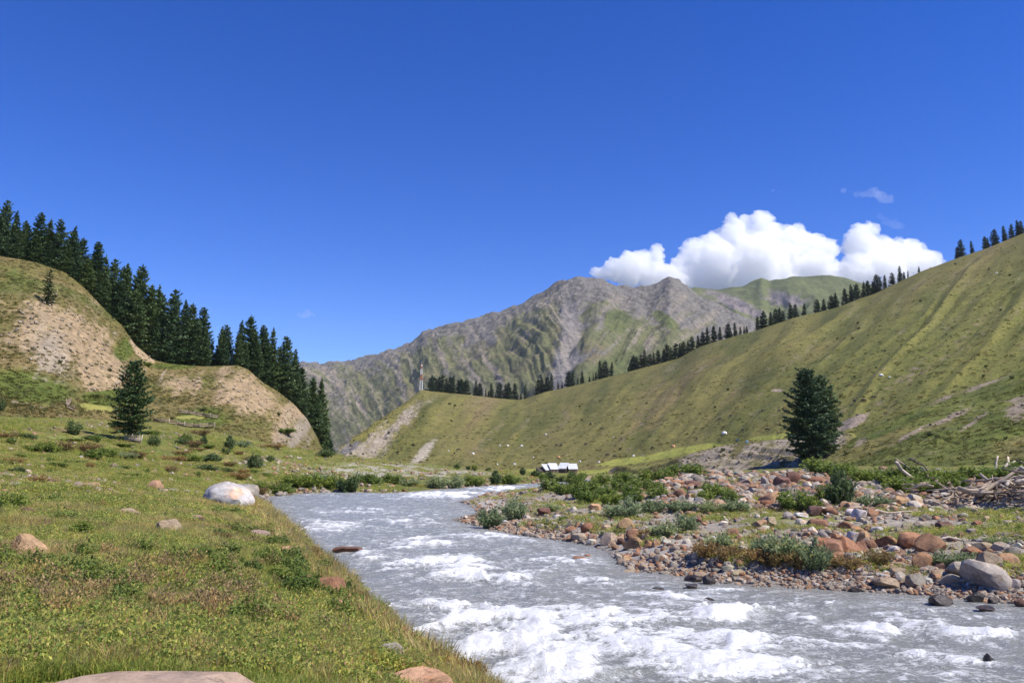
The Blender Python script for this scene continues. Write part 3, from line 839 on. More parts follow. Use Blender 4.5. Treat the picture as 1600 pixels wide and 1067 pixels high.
    bp = N(nt, 'ShaderNodeBump', Strength=0.8, Distance=0.14)
    nt.links.new(n1.outputs['Fac'], bp.inputs['Height'])
    nt.links.new(bp.outputs[0], bs.inputs['Normal'])
    o = obj('river_water', me, m)
    o['kind'] = 'structure'
add_water()
# ------------------------------------------------------------------ naming the many: labels counted from the left
ORD = ['first', 'second', 'third', 'fourth', 'fifth', 'sixth', 'seventh', 'eighth', 'ninth', 'tenth', 'eleventh', 'twelfth', 'thirteenth', 'fourteenth', 'fifteenth', 'sixteenth', 'seventeenth', 'eighteenth', 'nineteenth', 'twentieth']
def ordn(i):
    if i <= 20:
        return ORD[i - 1]
    return '%d%s' % (i, {1: 'st', 2: 'nd', 3: 'rd'}.get(i % 10 if i % 100 not in (11, 12, 13) else 0, 'th'))
PENDING = []          # (object, phrase, category, group, photo x)
def later(o, phrase, cat, group, loc):
    PENDING.append((o, phrase, cat, group, float(project(np.asarray(loc, float))[0])))
def flush_labels():
    byp = {}
    for t in PENDING:
        byp.setdefault(t[1], []).append(t)
    for ph, L in byp.items():
        L.sort(key=lambda t: t[4])
        for i, (o, _, cat, group, _x) in enumerate(L):
            tag(o, ph if len(L) == 1 else '%s, %s from the left' % (ph, ordn(i + 1)), cat, group)
def instance(root, loc, rz, s, name=None):
    """copy of a thing and its parts"""
    r = root.copy()
    COL.objects.link(r)
    r.location = loc
    r.rotation_euler = (0, 0, rz)
    r.scale = s if hasattr(s, '__len__') else (s, s, s)
    for ch in KIDS.get(root.name, ()):
        c = ch.copy()
        COL.objects.link(c)
        c.parent = r
    return r
KIDS = {}
class Proto:
    """a kind of thing, built once; the first call to place() uses it up, the next ones copy it"""
    def __init__(s, name, parts):
        s.name, s.parts, s.root, s.kids = name, parts, None, []
    def place(s, loc, rz=0.0, sc=1.0):
        sc = sc if hasattr(sc, '__len__') else (sc, sc, sc)
        if s.root is None:
            r = bpy.data.objects.new(s.name, None)
            r.empty_display_size = .2
            COL.objects.link(r)
            for nm, me in s.parts:
                k = bpy.data.objects.new(nm, me)
                COL.objects.link(k)
                k.parent = r
                s.kids.append(k)
            s.root = r
        else:
            r = s.root.copy()
            COL.objects.link(r)
            for k in s.kids:
                c = k.copy()
                COL.objects.link(c)
                c.parent = r
        r.location, r.rotation_euler, r.scale = loc, (0, 0, rz), sc
        return r

# ------------------------------------------------------------------ foliage builders
def quads(P, A, B, C):
    """small leaf cards: centre P, half axes A, B, colour C"""
    n = len(P)
    V = np.stack([P - A, P - .15 * A + B, P + A, P - .15 * A - B], 1).reshape(-1, 3)
    F = np.arange(4 * n).reshape(n, 4)
    return V, F, np.repeat(C, 4, 0)
def unit(v):
    return v / (np.linalg.norm(v, axis=-1, keepdims=True) + 1e-9)
def conifer(seed, H, R, nlev, nbr, dens, size, h0=.07, power=.8, lower=.25, ragged=.25, gap=.08, tone=(.030, .056, .026)):
    g = np.random.default_rng(seed)
    P, A, B, C = [], [], [], []
    br = MB()
    lean = g.normal(0, .012, 2)
    def axis(h):
        return np.array([lean[0] * h + .12 * math.sin(h * .5 + seed), lean[1] * h + .1 * math.cos(h * .4 + seed), h])
    side = g.uniform(.8, 1.15, 12)
    for i in range(nlev):
        t = (i + g.uniform(-.4, .4)) / nlev
        t = min(max(t, 0.0), 1.0)
        h = H * (h0 + (1 - h0) * t)
        prof = R * (max(1 - t, 0) ** power + .03) * min(1.0, (.55 + t / lower * .45))
        nb = max(3, int(nbr * (.55 + .6 * (1 - t))))
        off = g.uniform(0, 6.28)
        for k in range(nb):
            if g.random() < gap:
                continue
            az = off + 6.283 * k / nb + g.normal(0, .25)
            L = prof * g.uniform(1 - ragged, 1 + ragged * .7) * side[int((az % 6.283) / 6.2832 * 12) % 12]
            d = np.array([math.cos(az), math.sin(az), 0])
            sl = math.tan(math.radians(-16 + 46 * t + g.normal(0, 6)))
            m = max(3, int(L * dens))
            f = g.uniform(.12, 1.0, m) ** .8
            base = axis(h)
            lat = np.array([-d[1], d[0], 0])
            wid = .32 * L * f * (1.25 - f) + .06
            pos = base + d * (L * f)[:, None] + lat * (g.normal(0, 1, m) * wid)[:, None]
            pos[:, 2] += L * (sl * f + .22 * f * f) + g.normal(0, .09, m) * (.5 + .2 * L)
            ax = unit(d * g.uniform(.4, 1.2, m)[:, None] + lat * g.normal(0, .6, m)[:, None] + np.array([0, 0, 1]) * g.normal(.1, .45, m)[:, None])
            nn = unit(np.array([0, 0, 1.]) + g.normal(0, .55, (m, 3)))
            bb = unit(np.cross(nn, ax))
            s = size * g.uniform(.65, 1.35, m)
            P.append(pos); A.append(ax * s[:, None]); B.append(bb * (s * g.uniform(.35, .6, m))[:, None])
            cc = np.array(tone) * g.uniform(.65, 1.45, (m, 1)) * g.uniform(.9, 1.1, (m, 3))
            C.append(cc)
            if L > .8 and k % 2 == 0:
                br.tube([base, base + d * L * .45 + [0, 0, L * sl * .45], base + d * L * .8 + [0, 0, L * (sl * .8 + .14)]], [.05 * (1 - t) + .015, .03 * (1 - t) + .01, .008], 3)
    # leader tuft
    m = 26
    hh = H * g.uniform(.95, 1.02, m)
    P.append(np.array([axis(a) for a in hh]) + g.normal(0, .07, (m, 3))); ax = unit(g.normal(0, .5, (m, 3)) + [0, 0, .8]); A.append(ax * size * .7); B.append(unit(np.cross(ax, g.normal(0, 1, (m, 3)))) * size * .3); C.append(np.tile(tone, (m, 1)))
    V, F, CC = quads(np.concatenate(P), np.concatenate(A), np.concatenate(B), np.concatenate(C))
    crown = new_mesh('conifer_crown', V, F, False)
    set_col(crown, CC)
    crown.materials.append(M_needle)
    r0 = .011 * H + .06
    br.tube([axis(a * H) for a in (-.03, .02, .2, .45, .7, .9, .99)], [r0 * 1.5, r0 * 1.1, r0 * .9, r0 * .66, r0 * .4, r0 * .16, .012], 8, wob=.08)
    trunk = br.mesh('conifer_trunk', True)
    trunk.materials.append(M_bark)
    return [('trunk', trunk), ('crown', crown)]
def shrub(seed, n, tone, tone2, leaf=.06, upright=.5, dome=.9, wisp=.25):
    """unit shrub: about one wide and one tall, stems fanning from the base"""
    g = np.random.default_rng(seed)
    st = MB()
    P, A, B, C = [], [], [], []
    ns = 26
    for i in range(ns):
        az = g.uniform(0, 6.283)
        rr = .5 * math.sqrt(g.uniform(.02, 1))
        hh = (1 - dome * .55 * (rr / .5) ** 2) * g.uniform(.7, 1.08)
        tip = np.array([math.cos(az) * rr, math.sin(az) * rr, hh])
        b = np.array([math.cos(az) * rr * .25, math.sin(az) * rr * .25, -.04])
        mid = b * .5 + tip * .5 + np.array([math.cos(az), math.sin(az), 0]) * .07 * (1 - upright) + g.normal(0, .02, 3)
        st.tube([b, mid, tip], [.011, .008, .003], 3)
        m = n // ns
        f = g.uniform(.10, 1.03, m) ** .75
        pos = b * ((1 - f) ** 2)[:, None] + mid * (2 * f * (1 - f))[:, None] + tip * (f ** 2)[:, None]
        pos = pos + g.normal(0, .052 + .02 * wisp, (m, 3))
        dirn = unit(tip - b)
        ax = unit(dirn * upright * 1.6 + g.normal(0, .6, (m, 3)))
        bb = unit(np.cross(ax, g.normal(0, 1, (m, 3)) + np.array([0.6, -.2, .9])))
        s = leaf * g.uniform(.6, 1.4, m)
        mixv = (g.random((m, 1)) < (.25 + .35 * (f[:, None] > .75))) * g.uniform(.3, 1, (m, 1))
        P.append(pos); A.append(ax * s[:, None]); B.append(bb * (s * .42)[:, None])
        C.append((np.array(tone) * (1 - mixv) + np.array(tone2) * mixv) * g.uniform(.7, 1.35, (m, 1)))
    V, F, CC = quads(np.concatenate(P), np.concatenate(A), np.concatenate(B), np.concatenate(C))
    V[:, 2] = np.maximum(V[:, 2], -.03)
    fo = new_mesh('shrub_foliage', V, F, False)
    set_col(fo, CC)
    fo.materials.append(M_leaf)
    sm = st.mesh('shrub_stems')
    sm.materials.append(M_bark)
    return [('stems', sm), ('foliage', fo)]
def blades(seed, n, h, spread, w, tones, bend=.5, heads=None):
    """a tuft of bent grass blades, some with seed heads"""
    g = np.random.default_rng(seed)
    az = g.uniform(0, 6.283, n)
    r = spread * np.sqrt(g.random(n))
    b = np.stack([np.cos(az) * r, np.sin(az) * r, np.full(n, -.02)], 1)
    a2 = az + g.normal(0, .9, n)
    hh = h * g.uniform(.45, 1.15, n)
    out = np.stack([np.cos(a2), np.sin(a2), np.zeros(n)], 1)
    lean = g.uniform(.1, 1.0, n)[:, None] * bend
    mid = b + out * (hh[:, None] * lean * .35) + np.array([0, 0, 1]) * hh[:, None] * .6
    tip = b + out * (hh[:, None] * lean) + np.array([0, 0, 1]) * (hh * (1 - .25 * lean[:, 0]))[:, None]
    sd = np.stack([-np.sin(a2 + g.normal(0, .8, n)), np.cos(a2), np.zeros(n)], 1) * w
    V = np.stack([b - sd, b + sd, mid - sd * .8, mid + sd * .8, tip], 1).reshape(-1, 3)
    i = np.arange(n)[:, None] * 5
    F = np.concatenate([i + [0, 1, 3], i + [0, 3, 2], i + [2, 3, 4]])
    tones = np.array(tones)
    C = np.repeat(tones[g.integers(0, len(tones), n)] * g.uniform(.7, 1.3, (n, 1)), 5, 0)
    me = new_mesh('grass_tuft', V, F, False)
    set_col(me, C)
    me.materials.append(M_grass)
    return me
def herb(seed, n, h, spread, leaf, tones):
    """a low leafy weed: leaf cards on short stalks"""
    g = np.random.default_rng(seed)
    az = g.uniform(0, 6.283, n)
    r = spread * np.sqrt(g.random(n))
    P = np.stack([np.cos(az) * r, np.sin(az) * r, h * g.uniform(.05, 1, n) * (1 - .5 * (r / spread) ** 2)], 1)
    ax = unit(g.normal(0, 1, (n, 3)) + [0, 0, .5])
    bb = unit(np.cross(ax, g.normal(0, .7, (n, 3)) + [0, 0, 1.]))
    s = leaf * g.uniform(.6, 1.3, n)
    tones = np.array(tones)
    V, F, CC = quads(P, ax * s[:, None], bb * (s * .5)[:, None], tones[g.integers(0, len(tones), n)] * g.uniform(.75, 1.3, (n, 1)))
    me = new_mesh('weed', V, F, False)
    set_col(me, CC)
    me.materials.append(M_grass)
    return me
def scatter(name, protos, pos, rot, scl, idx, label):
    """one countless mass: prototypes instanced on points"""
    col = bpy.data.collections.new(name + '_kinds')
    for i, me in enumerate(protos):
        col.objects.link(bpy.data.objects.new('%s_%02d' % (name, i), me))
    me = bpy.data.meshes.new(name)
    me.vertices.add(len(pos))
    me.vertices.foreach_set('co', np.asarray(pos, np.float32).ravel())
    a = me.attributes.new('rot', 'FLOAT_VECTOR', 'POINT'); a.data.foreach_set('vector', np.asarray(rot, np.float32).ravel())
    a = me.attributes.new('scl', 'FLOAT_VECTOR', 'POINT'); a.data.foreach_set('vector', np.asarray(scl, np.float32).ravel())
    a = me.attributes.new('idx', 'INT', 'POINT'); a.data.foreach_set('value', np.asarray(idx, np.int32))
    o = obj(name, me)
    ng = bpy.data.node_groups.new(name, 'GeometryNodeTree')
    ng.interface.new_socket('Geometry', in_out='INPUT', socket_type='NodeSocketGeometry')
    ng.interface.new_socket('Geometry', in_out='OUTPUT', socket_type='NodeSocketGeometry')
    gi, go = ng.nodes.new('NodeGroupInput'), ng.nodes.new('NodeGroupOutput')
    iop = ng.nodes.new('GeometryNodeInstanceOnPoints')
    ci = ng.nodes.new('GeometryNodeCollectionInfo')
    ci.inputs['Collection'].default_value = col
    ci.inputs['Separate Children'].default_value = True
    ci.inputs['Reset Children'].default_value = True
    def attr(nm, ty):
        n = ng.nodes.new('GeometryNodeInputNamedAttribute')
        n.data_type = ty
        n.inputs['Name'].default_value = nm
        return n.outputs['Attribute']
    e2r = ng.nodes.new('FunctionNodeEulerToRotation')
    ng.links.new(gi.outputs[0], iop.inputs['Points'])
    ng.links.new(ci.outputs[0], iop.inputs['Instance'])
    iop.inputs['Pick Instance'].default_value = True
    ng.links.new(attr('idx', 'INT'), iop.inputs['Instance Index'])
    ng.links.new(attr('rot', 'FLOAT_VECTOR'), e2r.inputs[0])
    ng.links.new(e2r.outputs[0], iop.inputs['Rotation'])
    ng.links.new(attr('scl', 'FLOAT_VECTOR'), iop.inputs['Scale'])
    ng.links.new(iop.outputs[0], go.inputs[0])
    md = o.modifiers.new('scatter', 'NODES')
    md.node_group = ng
    o['kind'] = 'stuff'
    o['label'] = label
    return o

# ------------------------------------------------------------------ conifers
FOR = [Proto('conifer_tree', conifer(s, 22, R, 36, 10, 9.5, .46, .05, p, .14, .36, .10, t)) for s, R, p, t in
       [(11, 4.4, .62, (.078, .126, .054)), (12, 3.8, .72, (.084, .134, .056)), (13, 4.9, .58, (.080, .130, .060)), (14, 3.5, .7, (.068, .114, .052)), (15, 4.3, .6, (.096, .146, .058))]]
FAR = [Proto('conifer_tree', conifer(s, 20, R, 22, 8, 4.0, .85, .03, p, .12, .3, .06, t)) for s, R, p, t in
       [(21, 5.0, .55, (.040, .068, .038)), (22, 4.2, .65, (.044, .072, .040)), (23, 5.8, .5, (.038, .064, .038)), (24, 3.4, .6, (.048, .078, .042))]]
crest = np.array([(0, 400), (50, 408), (100, 425), (130, 447), (165, 485), (190, 508), (212, 540), (240, 563), (270, 569), (320, 573), (370, 570), (388, 577), (410, 597), (435, 612), (460, 632), (480, 655), (495, 682), (505, 705)], float)
tops = np.array([(-60, 300), (0, 308), (22, 330), (38, 345), (58, 332), (75, 343), (93, 343), (112, 353), (126, 372), (150, 378), (160, 398), (172, 404), (193, 411), (215, 414), (232, 446), (243, 446), (265, 452), (285, 468), (296, 474), (316, 480), (334, 540), (344, 510), (352, 508), (375, 500), (391, 493), (410, 508), (424, 512), (443, 526), (458, 545), (470, 572), (485, 590), (500, 584), (512, 660), (520, 700)], float)
hill_bv = BV[1]
def back_of_crest(px, db):
    """ground a few metres behind the left crest on the line of sight of a photo column"""
    cy_ = np.interp(px, crest[:, 0], crest[:, 1])
    Yc = np.interp(px, [-420, 0, 100, 240, 370, 460, 505], [232, 250, 257, 270, 278, 300, 318])
    p = PY(px, cy_, Yc + db)
    h = hill_bv.ray_cast(Vector((p[0], p[1], 500)), Vector((0, 0, -1)))
    return np.array(h[0]) if h[0] is not None else p - [0, 0, 4]
ki = 0
spots = [(-40, 0), (-15, 2)] + [(x, 0) for x in (4, 21, 37, 58, 75, 93, 112, 126, 150, 161, 172, 193, 215, 232, 244, 265, 285, 297, 316, 344, 353, 375, 391, 410, 424, 443, 458, 471, 486, 501)]
for px, _ in spots:
    b = back_of_crest(px, 3 + 5 * random.random())
    ty = np.interp(px, tops[:, 0], tops[:, 1])
    top = PY(px, ty, b[1])
    h = max(9, top[2] - b[2])
    t = FOR[ki % 5].place(b - [0, 0, .3], random.uniform(0, 6.28), (min(1.15, max(.62, h / 22 * random.uniform(.85, 1.05))),) * 2 + (h / 22,))
    ki += 1
    later(t, 'dark conifer whose top breaks the skyline of the left-hand forest', 'tree', 'conifers of the forest behind the left hill', b)
for px in list(np.arange(-50, 500, 15.5)):
    px = px + random.uniform(-5, 5)
    b = back_of_crest(px, 1.5 + 3 * random.random())
    ty = np.interp(px, tops[:, 0], tops[:, 1])
    top = PY(px, ty, b[1])
    h = (top[2] - b[2]) * random.uniform(.5, .78)
    h = max(6, h)
    t = FOR[ki % 5].place(b - [0, 0, .3], random.uniform(0, 6.28), (h / 22 * random.uniform(1.0, 1.3),) * 2 + (h / 22,))
    ki += 1
    later(t, 'shorter dark conifer at the front edge of the left-hand forest', 'tree', 'conifers of the forest behind the left hill', b)
for px in list(np.arange(-45, 470, 21)):
    px = px + random.uniform(-6, 6)
    b = back_of_crest(px, 14 + 8 * random.random())
    ty = np.interp(px, tops[:, 0], tops[:, 1]) + random.uniform(8, 26)
    top = PY(px, ty, b[1])
    h = max(8, top[2] - b[2])
    t = FOR[ki % 5].place(b - [0, 0, .3], random.uniform(0, 6.28), (min(1.2, h / 22),) * 2 + (h / 22,))
    ki += 1
    later(t, 'dark conifer deeper inside the left-hand forest', 'tree', 'conifers of the forest behind the left hill', b)
# the trees that step down the far side of the nose at its right end
for px, py, hp in [(497, 690, 95), (506, 704, 70), (512, 706, 45), (489, 672, 80), (515, 706, 30)]:
    b = PY(px, py, 335)
    t = FOR[ki % 5].place((b[0], b[1], min(drop(b[0], b[1]), b[2])), ki, (.6, .6, hp * 335 / FPX / 22))
    ki += 1
    later(t, 'narrow conifer stepping down to the river behind the left nose', 'tree', 'conifers of the forest behind the left hill', b)
# row along the right ridge
ridge_x = [672, 675.5, 679, 686.5, 690.6, 698, 704, 708, 716.5, 720, 723, 726.6, 730, 744, 750, 759, 763, 768, 781, 790, 795, 804, 814, 821, 841, 847, 855, 862, 872, 878, 889, 895, 903, 910, 921, 927, 931, 938, 946, 956, 982, 987, 991, 995, 1002, 1008, 1016, 1022, 1029, 1038, 1043, 1049, 1056, 1063, 1068, 1075, 1082, 1091, 1099, 1106, 1116, 1125,
           1138, 1149, 1157, 1163, 1167, 1184, 1193, 1205, 1213, 1218, 1224, 1236, 1243, 1257, 1278, 1288, 1300, 1307, 1321, 1331, 1339, 1350, 1357, 1365, 1371, 1383, 1395, 1407, 1413, 1419, 1436, 1496, 1502, 1519, 1540, 1544, 1555, 1570, 1581, 1591, 1596]
small = {763: 12, 759: 15, 814: 12, 872: 12, 878: 13, 903: 12, 921: 10, 927: 13, 931: 14, 982: 10, 1157: 14, 1163: 13, 1167: 13, 1224: 18, 1436: 12, 1413: 14, 1419: 12, 1496: 22, 1365: 20}
rpx = np.array([c[0][0] for c in rh], float)
rpy = np.array([c[0][1] for c in rh], float)
rY = np.array([c[0][2] for c in rh], float)
for i, px in enumerate(ridge_x):
    Y = np.interp(px, rpx, rY) + random.uniform(1, 9)
    p = PY(px, np.interp(px, rpx, rpy), Y)
    z = drop(p[0], p[1])
    hp = small.get(px, random.uniform(21, 29))
    h = hp * Y / FPX + 1.0
    t = FAR[i % 4].place((p[0], p[1], z - .4), random.uniform(0, 6.28), (h / 20 * (random.uniform(.85, 1.2) if hp > 16 else .7),) * 2 + (h / 20,))
    later(t, 'small dark conifer on the right-hand ridge crest', 'tree', 'conifers along the right ridge', p)
# single trees
def one_tree(name, parts, px, py, top, label, rz=0.0, wide=1.0, Y=None, H=20):
    b = hit(px, py) if Y is None else PY(px, py, Y)
    h = (py - top) * b[1] / FPX
    t = Proto(name, parts).place(b - [0, 0, .15], rz, (h / H * wide, h / H * wide, h / H))
    tag(t, label, 'tree')
    return t
one_tree('pine_tree', conifer(41, 20, 6.6, 26, 10, 13, .40, .13, .55, .2, .40, .16, (.074, .116, .042)), 205, 688, 563, 'bushy lone pine standing over a stick pen on the left meadow', .4, .92)
one_tree('spruce_tree', conifer(42, 20, 4.6, 40, 11, 17, .36, .06, .42, .25, .42, .13, (.068, .110, .052)), 1264, 724, 578, 'dense dark spruce, front one of the pair on the right', 1.0, .98)
one_tree('spruce_tree', conifer(43, 20, 4.8, 38, 11, 17, .36, .07, .44, .25, .42, .13, (.098, .144, .066)), 1290, 713, 588, 'lighter green spruce behind the dark one of the right pair', 2.1, 1.0)
one_tree('conifer_tree', conifer(44, 20, 4.2, 24, 7, 5, .55, .04, .7, .3, .5, .2, (.036, .060, .027)), 74, 475, 418, 'stunted lone conifer on the bare face of the left hill', .8, 1.1)
flush_at_end = True

# ------------------------------------------------------------------ shrubs
WILL = [Proto('willow_shrub', shrub(s, 1500, (.22, .28, .14), (.32, .36, .18), .055, .8)) for s in (51, 52, 53)]
LEAFY = [Proto('leafy_shrub', shrub(s, 1300, (.145, .215, .044), (.26, .30, .066), .06, .3)) for s in (61, 62, 63)]
RUST = [Proto('rusty_tussock', shrub(s, 1400, (.25, .195, .078), (.34, .19, .085), .05, 1.2, .6)) for s in (71, 72)]
DARK = [Proto('dark_bush', shrub(s, 1300, (.10, .145, .056), (.155, .205, .078), .07, .4)) for s in (81, 82)]
SH = {'G': (WILL, 'grey-green willow shrub'), 'L': (LEAFY, 'bright green leafy shrub'), 'R': (RUST, 'rusty brown tussock'), 'D': (DARK, 'dark green bush')}
ZONES = {'w': 'among the stones of the right bank', 'b': 'in the green thicket on the right bank', 'f': 'on the far shore of the river', 'm': 'on the left meadow', 'h': 'beside the huts'}
shrubs = [(766, 824, 46, 32, 'G', 'w'), (803, 812, 46, 32, 'G', 'w'), (975, 809, 56, 30, 'G', 'w'), (1020, 801, 46, 22, 'G', 'w'), (1065, 799, 50, 19, 'G', 'w'), (1112, 801, 50, 19, 'G', 'w'), (1150, 799, 44, 20, 'G', 'w'), (862, 799, 34, 13, 'G', 'w'), (1040, 840, 50, 26, 'G', 'w'), (1072, 830, 42, 28, 'G', 'w'), (1008, 842, 36, 16, 'R', 'w'),
          (1125, 858, 50, 26, 'G', 'w'), (1106, 872, 50, 26, 'R', 'w'), (1140, 876, 46, 24, 'R', 'w'), (1178, 880, 46, 22, 'R', 'w'), (1225, 878, 66, 46, 'G', 'w'), (1194, 868, 44, 30, 'G', 'w'), (1275, 890, 52, 44, 'G', 'w'), (1248, 889, 40, 26, 'R', 'w'), (1205, 884, 50, 24, 'R', 'w'), (1330, 889, 60, 20, 'R', 'w'), (1372, 884, 46, 24, 'R', 'w'),
          (1244, 799, 56, 38, 'L', 'w'), (1290, 786, 34, 28, 'L', 'w'), (1316, 792, 46, 52, 'D', 'w'), (1366, 792, 56, 20, 'G', 'w'), (1475, 884, 44, 24, 'G', 'w'), (1508, 884, 44, 24, 'G', 'w'), (1560, 851, 44, 15, 'G', 'w'), (1270, 799, 34, 24, 'L', 'w'), (880, 815, 20, 10, 'L', 'w'), (1420, 845, 22, 9, 'L', 'w')]
shrubs += [(x, y, 38, 20, 'L', 'b') for x, y in [(905, 777), (925, 771), (945, 777), (965, 767), (985, 777), (1002, 764), (1022, 772), (940, 759), (975, 754), (1010, 754), (1036, 752), (880, 772), (900, 762), (860, 768), (955, 788), (990, 788), (1030, 780), (920, 784), (1100, 786), (1125, 780), (1112, 772), (1142, 787), (1085, 745), (1060, 742)]]
shrubs += [(x, y, 44, 24, 'L', 'b') for x, y in [(1385, 760), (1404, 770), (1430, 764), (1450, 760), (1470, 756), (1490, 757), (1510, 753), (1530, 754), (1550, 750), (1420, 752), (1400, 754), (1455, 772), (1480, 772), (1346, 757), (1300, 744), (1322, 748), (1276, 740), (1570, 749), (1590, 746), (1502, 770), (1366, 752)]]
shrubs += [(545, 770, 44, 26, 'D', 'f'), (520, 764, 44, 22, 'L', 'f'), (462, 760, 44, 22, 'L', 'f'), (440, 772, 40, 18, 'L', 'f'), (486, 762, 40, 22, 'L', 'f'), (500, 757, 44, 20, 'G', 'f'), (578, 758, 40, 17, 'L', 'f'), (612, 757, 40, 17, 'L', 'f'), (684, 763, 36, 20, 'G', 'f'), (708, 763, 36, 20, 'G', 'f'), (738, 760, 40, 17, 'L', 'f'), (775, 757, 20, 20, 'D', 'f'), (795, 756, 36, 14, 'L', 'f'), (640, 759, 34, 12, 'G', 'f'), (405, 766, 34, 16, 'L', 'f'), (560, 752, 34, 14, 'G', 'f'),
           (398, 733, 26, 24, 'D', 'm'), (359, 702, 18, 20, 'D', 'm'), (114, 678, 26, 22, 'D', 'm'), (150, 691, 18, 12, 'L', 'm'), (46, 687, 22, 10, 'D', 'm'), (75, 708, 40, 18, 'L', 'm'), (165, 715, 34, 16, 'L', 'm'), (135, 708, 40, 16, 'R', 'm'), (145, 716, 36, 14, 'L', 'm'), (102, 706, 36, 16, 'R', 'm'), (240, 697, 22, 18, 'D', 'm'), (290, 690, 24, 12, 'L', 'm'), (300, 722, 40, 13, 'L', 'm'), (330, 722, 36, 12, 'D', 'm'), (270, 722, 40, 10, 'R', 'm'), (318, 696, 12, 14, 'D', 'm'), (352, 709, 14, 10, 'D', 'm'), (422, 721, 14, 9, 'D', 'm'), (508, 714, 26, 13, 'D', 'm'), (3, 642, 10, 18, 'D', 'm'), (208, 712, 14, 9, 'D', 'm'), (370, 748, 44, 10, 'R', 'm'), (230, 572, 14, 8, 'L', 'm'), (270, 740, 24, 12, 'R', 'm'),
           (838, 746, 18, 12, 'D', 'h'), (858, 749, 24, 11, 'D', 'h'), (876, 753, 22, 10, 'D', 'h'), (894, 748, 14, 11, 'D', 'h'), (910, 749, 16, 13, 'L', 'h'), (817, 742, 10, 11, 'D', 'h'), (848, 752, 16, 12, 'L', 'h'), (714, 733, 11, 8, 'D', 'h'), (732, 734, 9, 7, 'D', 'h'), (741, 735, 12, 9, 'L', 'h'), (763, 736, 9, 6, 'D', 'h')]
for k in range(46):
    zx, zy = random.uniform(0, 470), random.uniform(668, 745)
    shrubs.append((zx, zy, random.uniform(16, 46), random.uniform(5, 11), random.choice('LLRRDG'), 'm'))
ZONES['e'] = 'on the edge of the left bank'
shrubs += [(448, 838, 22, 20, 'R', 'e'), (470, 858, 26, 24, 'L', 'e'), (492, 880, 26, 26, 'R', 'e'), (505, 900, 24, 24, 'L', 'e'), (478, 872, 20, 18, 'R', 'e'), (560, 948, 34, 26, 'R', 'e'), (585, 965, 34, 26, 'L', 'e'), (612, 985, 30, 22, 'R', 'e'), (645, 1008, 30, 26, 'R', 'e'), (690, 1040, 30, 22, 'L', 'e'), (735, 1062, 44, 40, 'L', 'e'), (765, 1078, 44, 48, 'R', 'e'), (705, 1060, 40, 30, 'L', 'e'), (10, 800, 60, 34, 'L', 'm'), (130, 838, 50, 24, 'L', 'm'), (100, 818, 40, 20, 'L', 'm'), (70, 885, 36, 26, 'L', 'm'), (345, 848, 30, 18, 'R', 'm'), (308, 946, 14, 18, 'D', 'm'), (300, 1048, 50, 36, 'L', 'm'), (60, 760, 34, 18, 'R', 'm'), (405, 775, 24, 14, 'R', 'm')]
for i, (px, py, w, h, k, zn) in enumerate(shrubs):
    b = hit(px, py)
    while zn == 'e' and river_sd(b[:1], b[1:2])[0] < .25:
        px -= 5
        b = hit(px, py)
    if b is None:
        continue
    d = b[1]
    kinds, word = SH[k]
    sx, sz = w * d / FPX, h * d / FPX
    t = kinds[i % len(kinds)].place(b - [0, 0, .03], random.uniform(0, 6.28), (sx * 1.08, sx * .95, sz * 1.08))
    later(t, word + ' ' + ZONES[zn], 'shrub', 'shrubs ' + ZONES[zn], b)

# ------------------------------------------------------------------ stones
def rock_mesh(seed, sub=3, facets=11, rough=.05):
    import bmesh
    g = np.random.default_rng(seed)
    bm = bmesh.new()
    bmesh.ops.create_icosphere(bm, subdivisions=sub, radius=1.0)
    V = np.array([v.co[:] for v in bm.verts])
    F = [[v.index for v in f.verts] for f in bm.faces]
    bm.free()
    for _ in range(facets):
        n = unit(g.normal(0, 1, 3))
        d = g.uniform(.52, .88)
        V = V - np.maximum(V @ n - d, 0)[:, None] * n
    V = V + unit(V) * (fbm(V[:, 0] * 1.6 + seed, V[:, 1] * 1.6 + V[:, 2] * 1.3, 3) * rough * 2.2)[:, None]
    V = V * np.array([1, g.uniform(.75, 1.0), g.uniform(.7, 1.0)])
    lo, hi = V.min(0), V.max(0)
    V = (V - (lo + hi) / 2) / (hi - lo)
    V[:, 2] += .5
    me = new_mesh('boulder', V, np.array(F), True)
    me.set_sharp_from_angle(angle=math.radians(24))
    return me
ROCKS = [rock_mesh(100 + i, 3, 8 + i % 7) for i in range(12)]
for me in ROCKS:
    me.materials.append(M_rock)
WETROCKS = [rock_mesh(140 + i, 3, 6, .07) for i in range(4)]
for me in WETROCKS:
    me.materials.append(M_wet)
RC = {'r': ((.30, .158, .088), 'rust-red'), 'o': ((.40, .25, .14), 'orange-tan'), 'g': ((.315, .278, .228), 'grey'), 'w': ((.53, .485, .42), 'whitish grey'), 'p': ((.345, .262, .18), 'pinkish brown'), 'm': ((.175, .098, .070), 'maroon'), 'c': ((.46, .41, .32), 'cream'), 'd': ((.060, .048, .040), 'dark wet')}
nrock = 0
